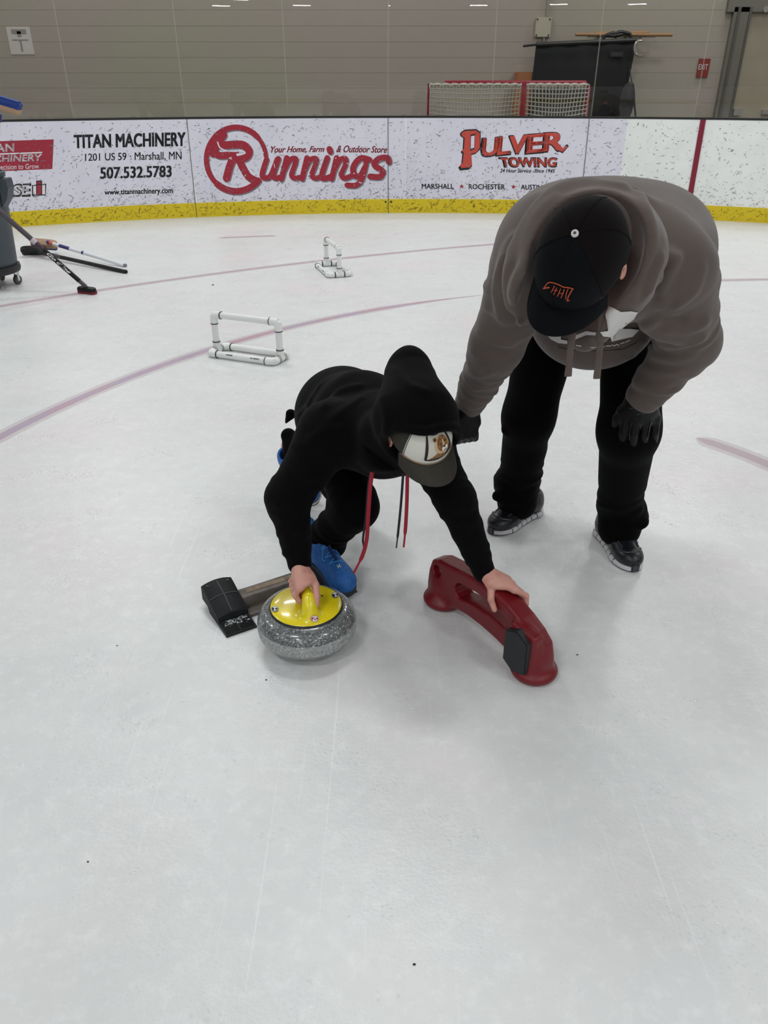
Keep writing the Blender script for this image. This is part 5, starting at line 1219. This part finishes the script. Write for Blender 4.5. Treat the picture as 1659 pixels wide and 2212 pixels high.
for P in ([(1538, 690), (1490, 715), (1430, 712)], [(1531, 728), (1477, 748), (1415, 745)], [(1512, 760), (1461, 777), (1400, 768)], [(1481, 798), (1430, 806), (1382, 792)], [(1455, 826), (1410, 836), (1366, 822)],
          [(1041, 655), (1087, 688), (1141, 707)], [(1026, 712), (1064, 734), (1114, 750)], [(1014, 755), (1053, 772), (1095, 769)], [(1003, 800), (1037, 812), (1076, 796)], [(993, 835), (1018, 842), (1052, 830)]): H.fold(P, .011, .008)
ic = mhc+A3_([.004, -.018, -.02])@MM
H.sub(ell(ic, (.114, .142, .118), MM), .004)
H.sub(cap(mhc+A3_([0, .03, -.02])@MM, mhc+A3_([0, .20, -.06])@MM, .088, .10), .02)
H.sub(cap(ic+MM[1]*.012, ic+MM[1]*.012+MM[2]*.25, .106, .106, flat=(MM[1], 1.22)), .006)
mhood = H.build('hoodie', M_mh, man, .0058, label='taupe hooded sweatshirt with white chest print')
hbv2 = to_bvh([mhood]); M_prt = mat('print_white', (206, 204, 202), .6)
o1 = lambda L_: [(960+x/2.592, 360+y/2.592) for x, y in L_]
for P in ([(905, 830), (925, 785), (950, 795), (985, 812), (1040, 806), (1078, 812), (1058, 850), (1020, 880), (990, 905), (1040, 905), (1088, 912), (1050, 950), (985, 965), (935, 978), (925, 950), (885, 945), (875, 925), (912, 915)],
          [(722, 975), (740, 945), (800, 922), (855, 928), (850, 942), (800, 945), (760, 960)], [(580, 942), (605, 938), (640, 942), (655, 935), (655, 965), (690, 972), (690, 990), (640, 985), (600, 965)]):
    decal('chest_print', o1(P), hbv2, M_prt, mhood, 6, .003)
for P in ([(820, 1006), (836, 1007)], [(870, 1003), (895, 1004)], [(905, 1001), (930, 1000)], [(935, 995), (950, 1000), (962, 992), (975, 997)], [(985, 988), (1003, 982)], [(1010, 980), (1035, 968)], [(745, 1000), (770, 1003)]):
    decal('chest_print', stroke_poly(o1(P), 1.6), hbv2, M_prt, mhood, 6, .003)
pk = o1([(640, 1010), (700, 1025), (860, 1030), (1000, 1022), (1072, 985), (1072, 1052)])
decal('pocket_edge', stroke_poly(pk[:5], 1.6), hbv2, mat('pocket_stitch', (62, 54, 50), .9), mhood, 6, .002)
def flatcord(P, w, name):
    q = MB(); P = spline(P, 5); n = len(P); q.tube(P, [w]*(n-2)+[w*1.1, w*1.1], 8, flat=.3, up=(0, -1, .2)); return q.build(name, M_mh, man, smooth=True)
flatcord([U(1302, 640, 1.60), U(1300, 690, 1.585), U(1296, 750, 1.58), U(1289, 818, 1.58)], .0072, 'drawcord'); flatcord([U(1238, 715, 1.585), U(1233, 750, 1.58), U(1227, 813, 1.58)], .0072, 'drawcord')
# trousers
T = SDF(); T.chain([mC[0]+[0, .02, -.02], mhr, mkr, mar+[0, .005, .05]], [.14, .12, .079, .074], .05); T.chain([mC[0]+[0, .02, -.02], mhl, mkl, mal+[0, .01, .05]], [.14, .12, .084, .074], .05)
for a_, dx in ((mar, -.012), (mal, .012)): T.u(cap(a_+[dx, -.005, .05], a_+[dx*.3, -.016, -.015], .078, .073), .02)
T.u(cap(U(1092, 930, 2.36), U(1104, 925, 2.36), .012, .02), .02); T.u(cap(U(1383, 1130, 2.26), U(1360, 1125, 2.28), .02, .04), .02); T.u(cap(U(1073, 1072, 2.44), U(1095, 1072, 2.46), .018, .04), .02)
T.wrinkle(mhr, mar, .16, 7, .004, .4, 2.5); T.wrinkle(mhl, mal, .16, 7, .004, 1.4, 2.5); T.wrinkle(mar+[0, 0, .17], mar, .14, 14, .009, .8); T.wrinkle(mal+[0, 0, .2], mal, .14, 12, .010, 1.8)
T.sub(plane((0, 0, .036), (0, 0, 1)))
T.build('trousers', M_mt, man, .0058)
M_ms = mat('trainer_black', (20, 21, 27), .35, spec=.5, noise=(70, (36, 37, 44), .5, .6)); M_mw = mat('trainer_sole', (206, 204, 208), .5); M_ml = mat('trainer_lace', (30, 30, 34), .6); M_mg = mat('trainer_overlay', (64, 64, 72), .35, metal=.2)
def trainer(heel, toe, label):
    s_, P, M_, L_, lay = shoe(man, heel, toe, (0, 0, 1), .104, M_ms, [M_mw, M_ms], M_ml, label=label, laces=4, thick=.019)
    q = MB()
    for sx in (-1, 1):
        q.tube(lay(spline([P(.030*sx, .42*L_, .1), P(.038*sx, .56*L_, .1), P(.042*sx, .70*L_, .1)], 5), .0006), .003, 6)
        q.tube(lay(spline([P(.020*sx, .50*L_, .1), P(.029*sx, .62*L_, .1), P(.028*sx, .80*L_, .1)], 5), .0006), .003, 6)
    q.tube(lay(spline([P(-.043, .78*L_, .1), P(-.026, .88*L_, .1), P(0, .91*L_, .1), P(.026, .88*L_, .1), P(.043, .78*L_, .1)], 5), .0004), .003, 6); q.build('overlay', M_mg, s_, smooth=True)
    q = MB(); q.box(P(0, .998*L_, .016), (.014, .005, .014), M_, bev=.003); q.build('toe_guard', M_mg, s_)
trainer(A3_([.595, 2.585, 0]), A3_([.388, 2.402, 0]), 'black trainer with white sole, toe turned to the child'); trainer(A3_([.795, 2.435, 0]), A3_([.842, 2.152, 0]), 'black trainer with white sole, pointing forward')
# ================================================================== LIGHT AND RENDER
wd = bpy.data.worlds.new('world'); SC.world = wd; wd.use_nodes = True
wd.node_tree.nodes['Background'].inputs[0].default_value = (.9, .95, 1, 1); wd.node_tree.nodes['Background'].inputs[1].default_value = .3
SC.view_settings.view_transform = 'Standard'; SC.view_settings.look = 'None'; SC.view_settings.gamma = 1.0; SC.view_settings.use_curve_mapping = False
SC.view_settings.exposure = 0.35
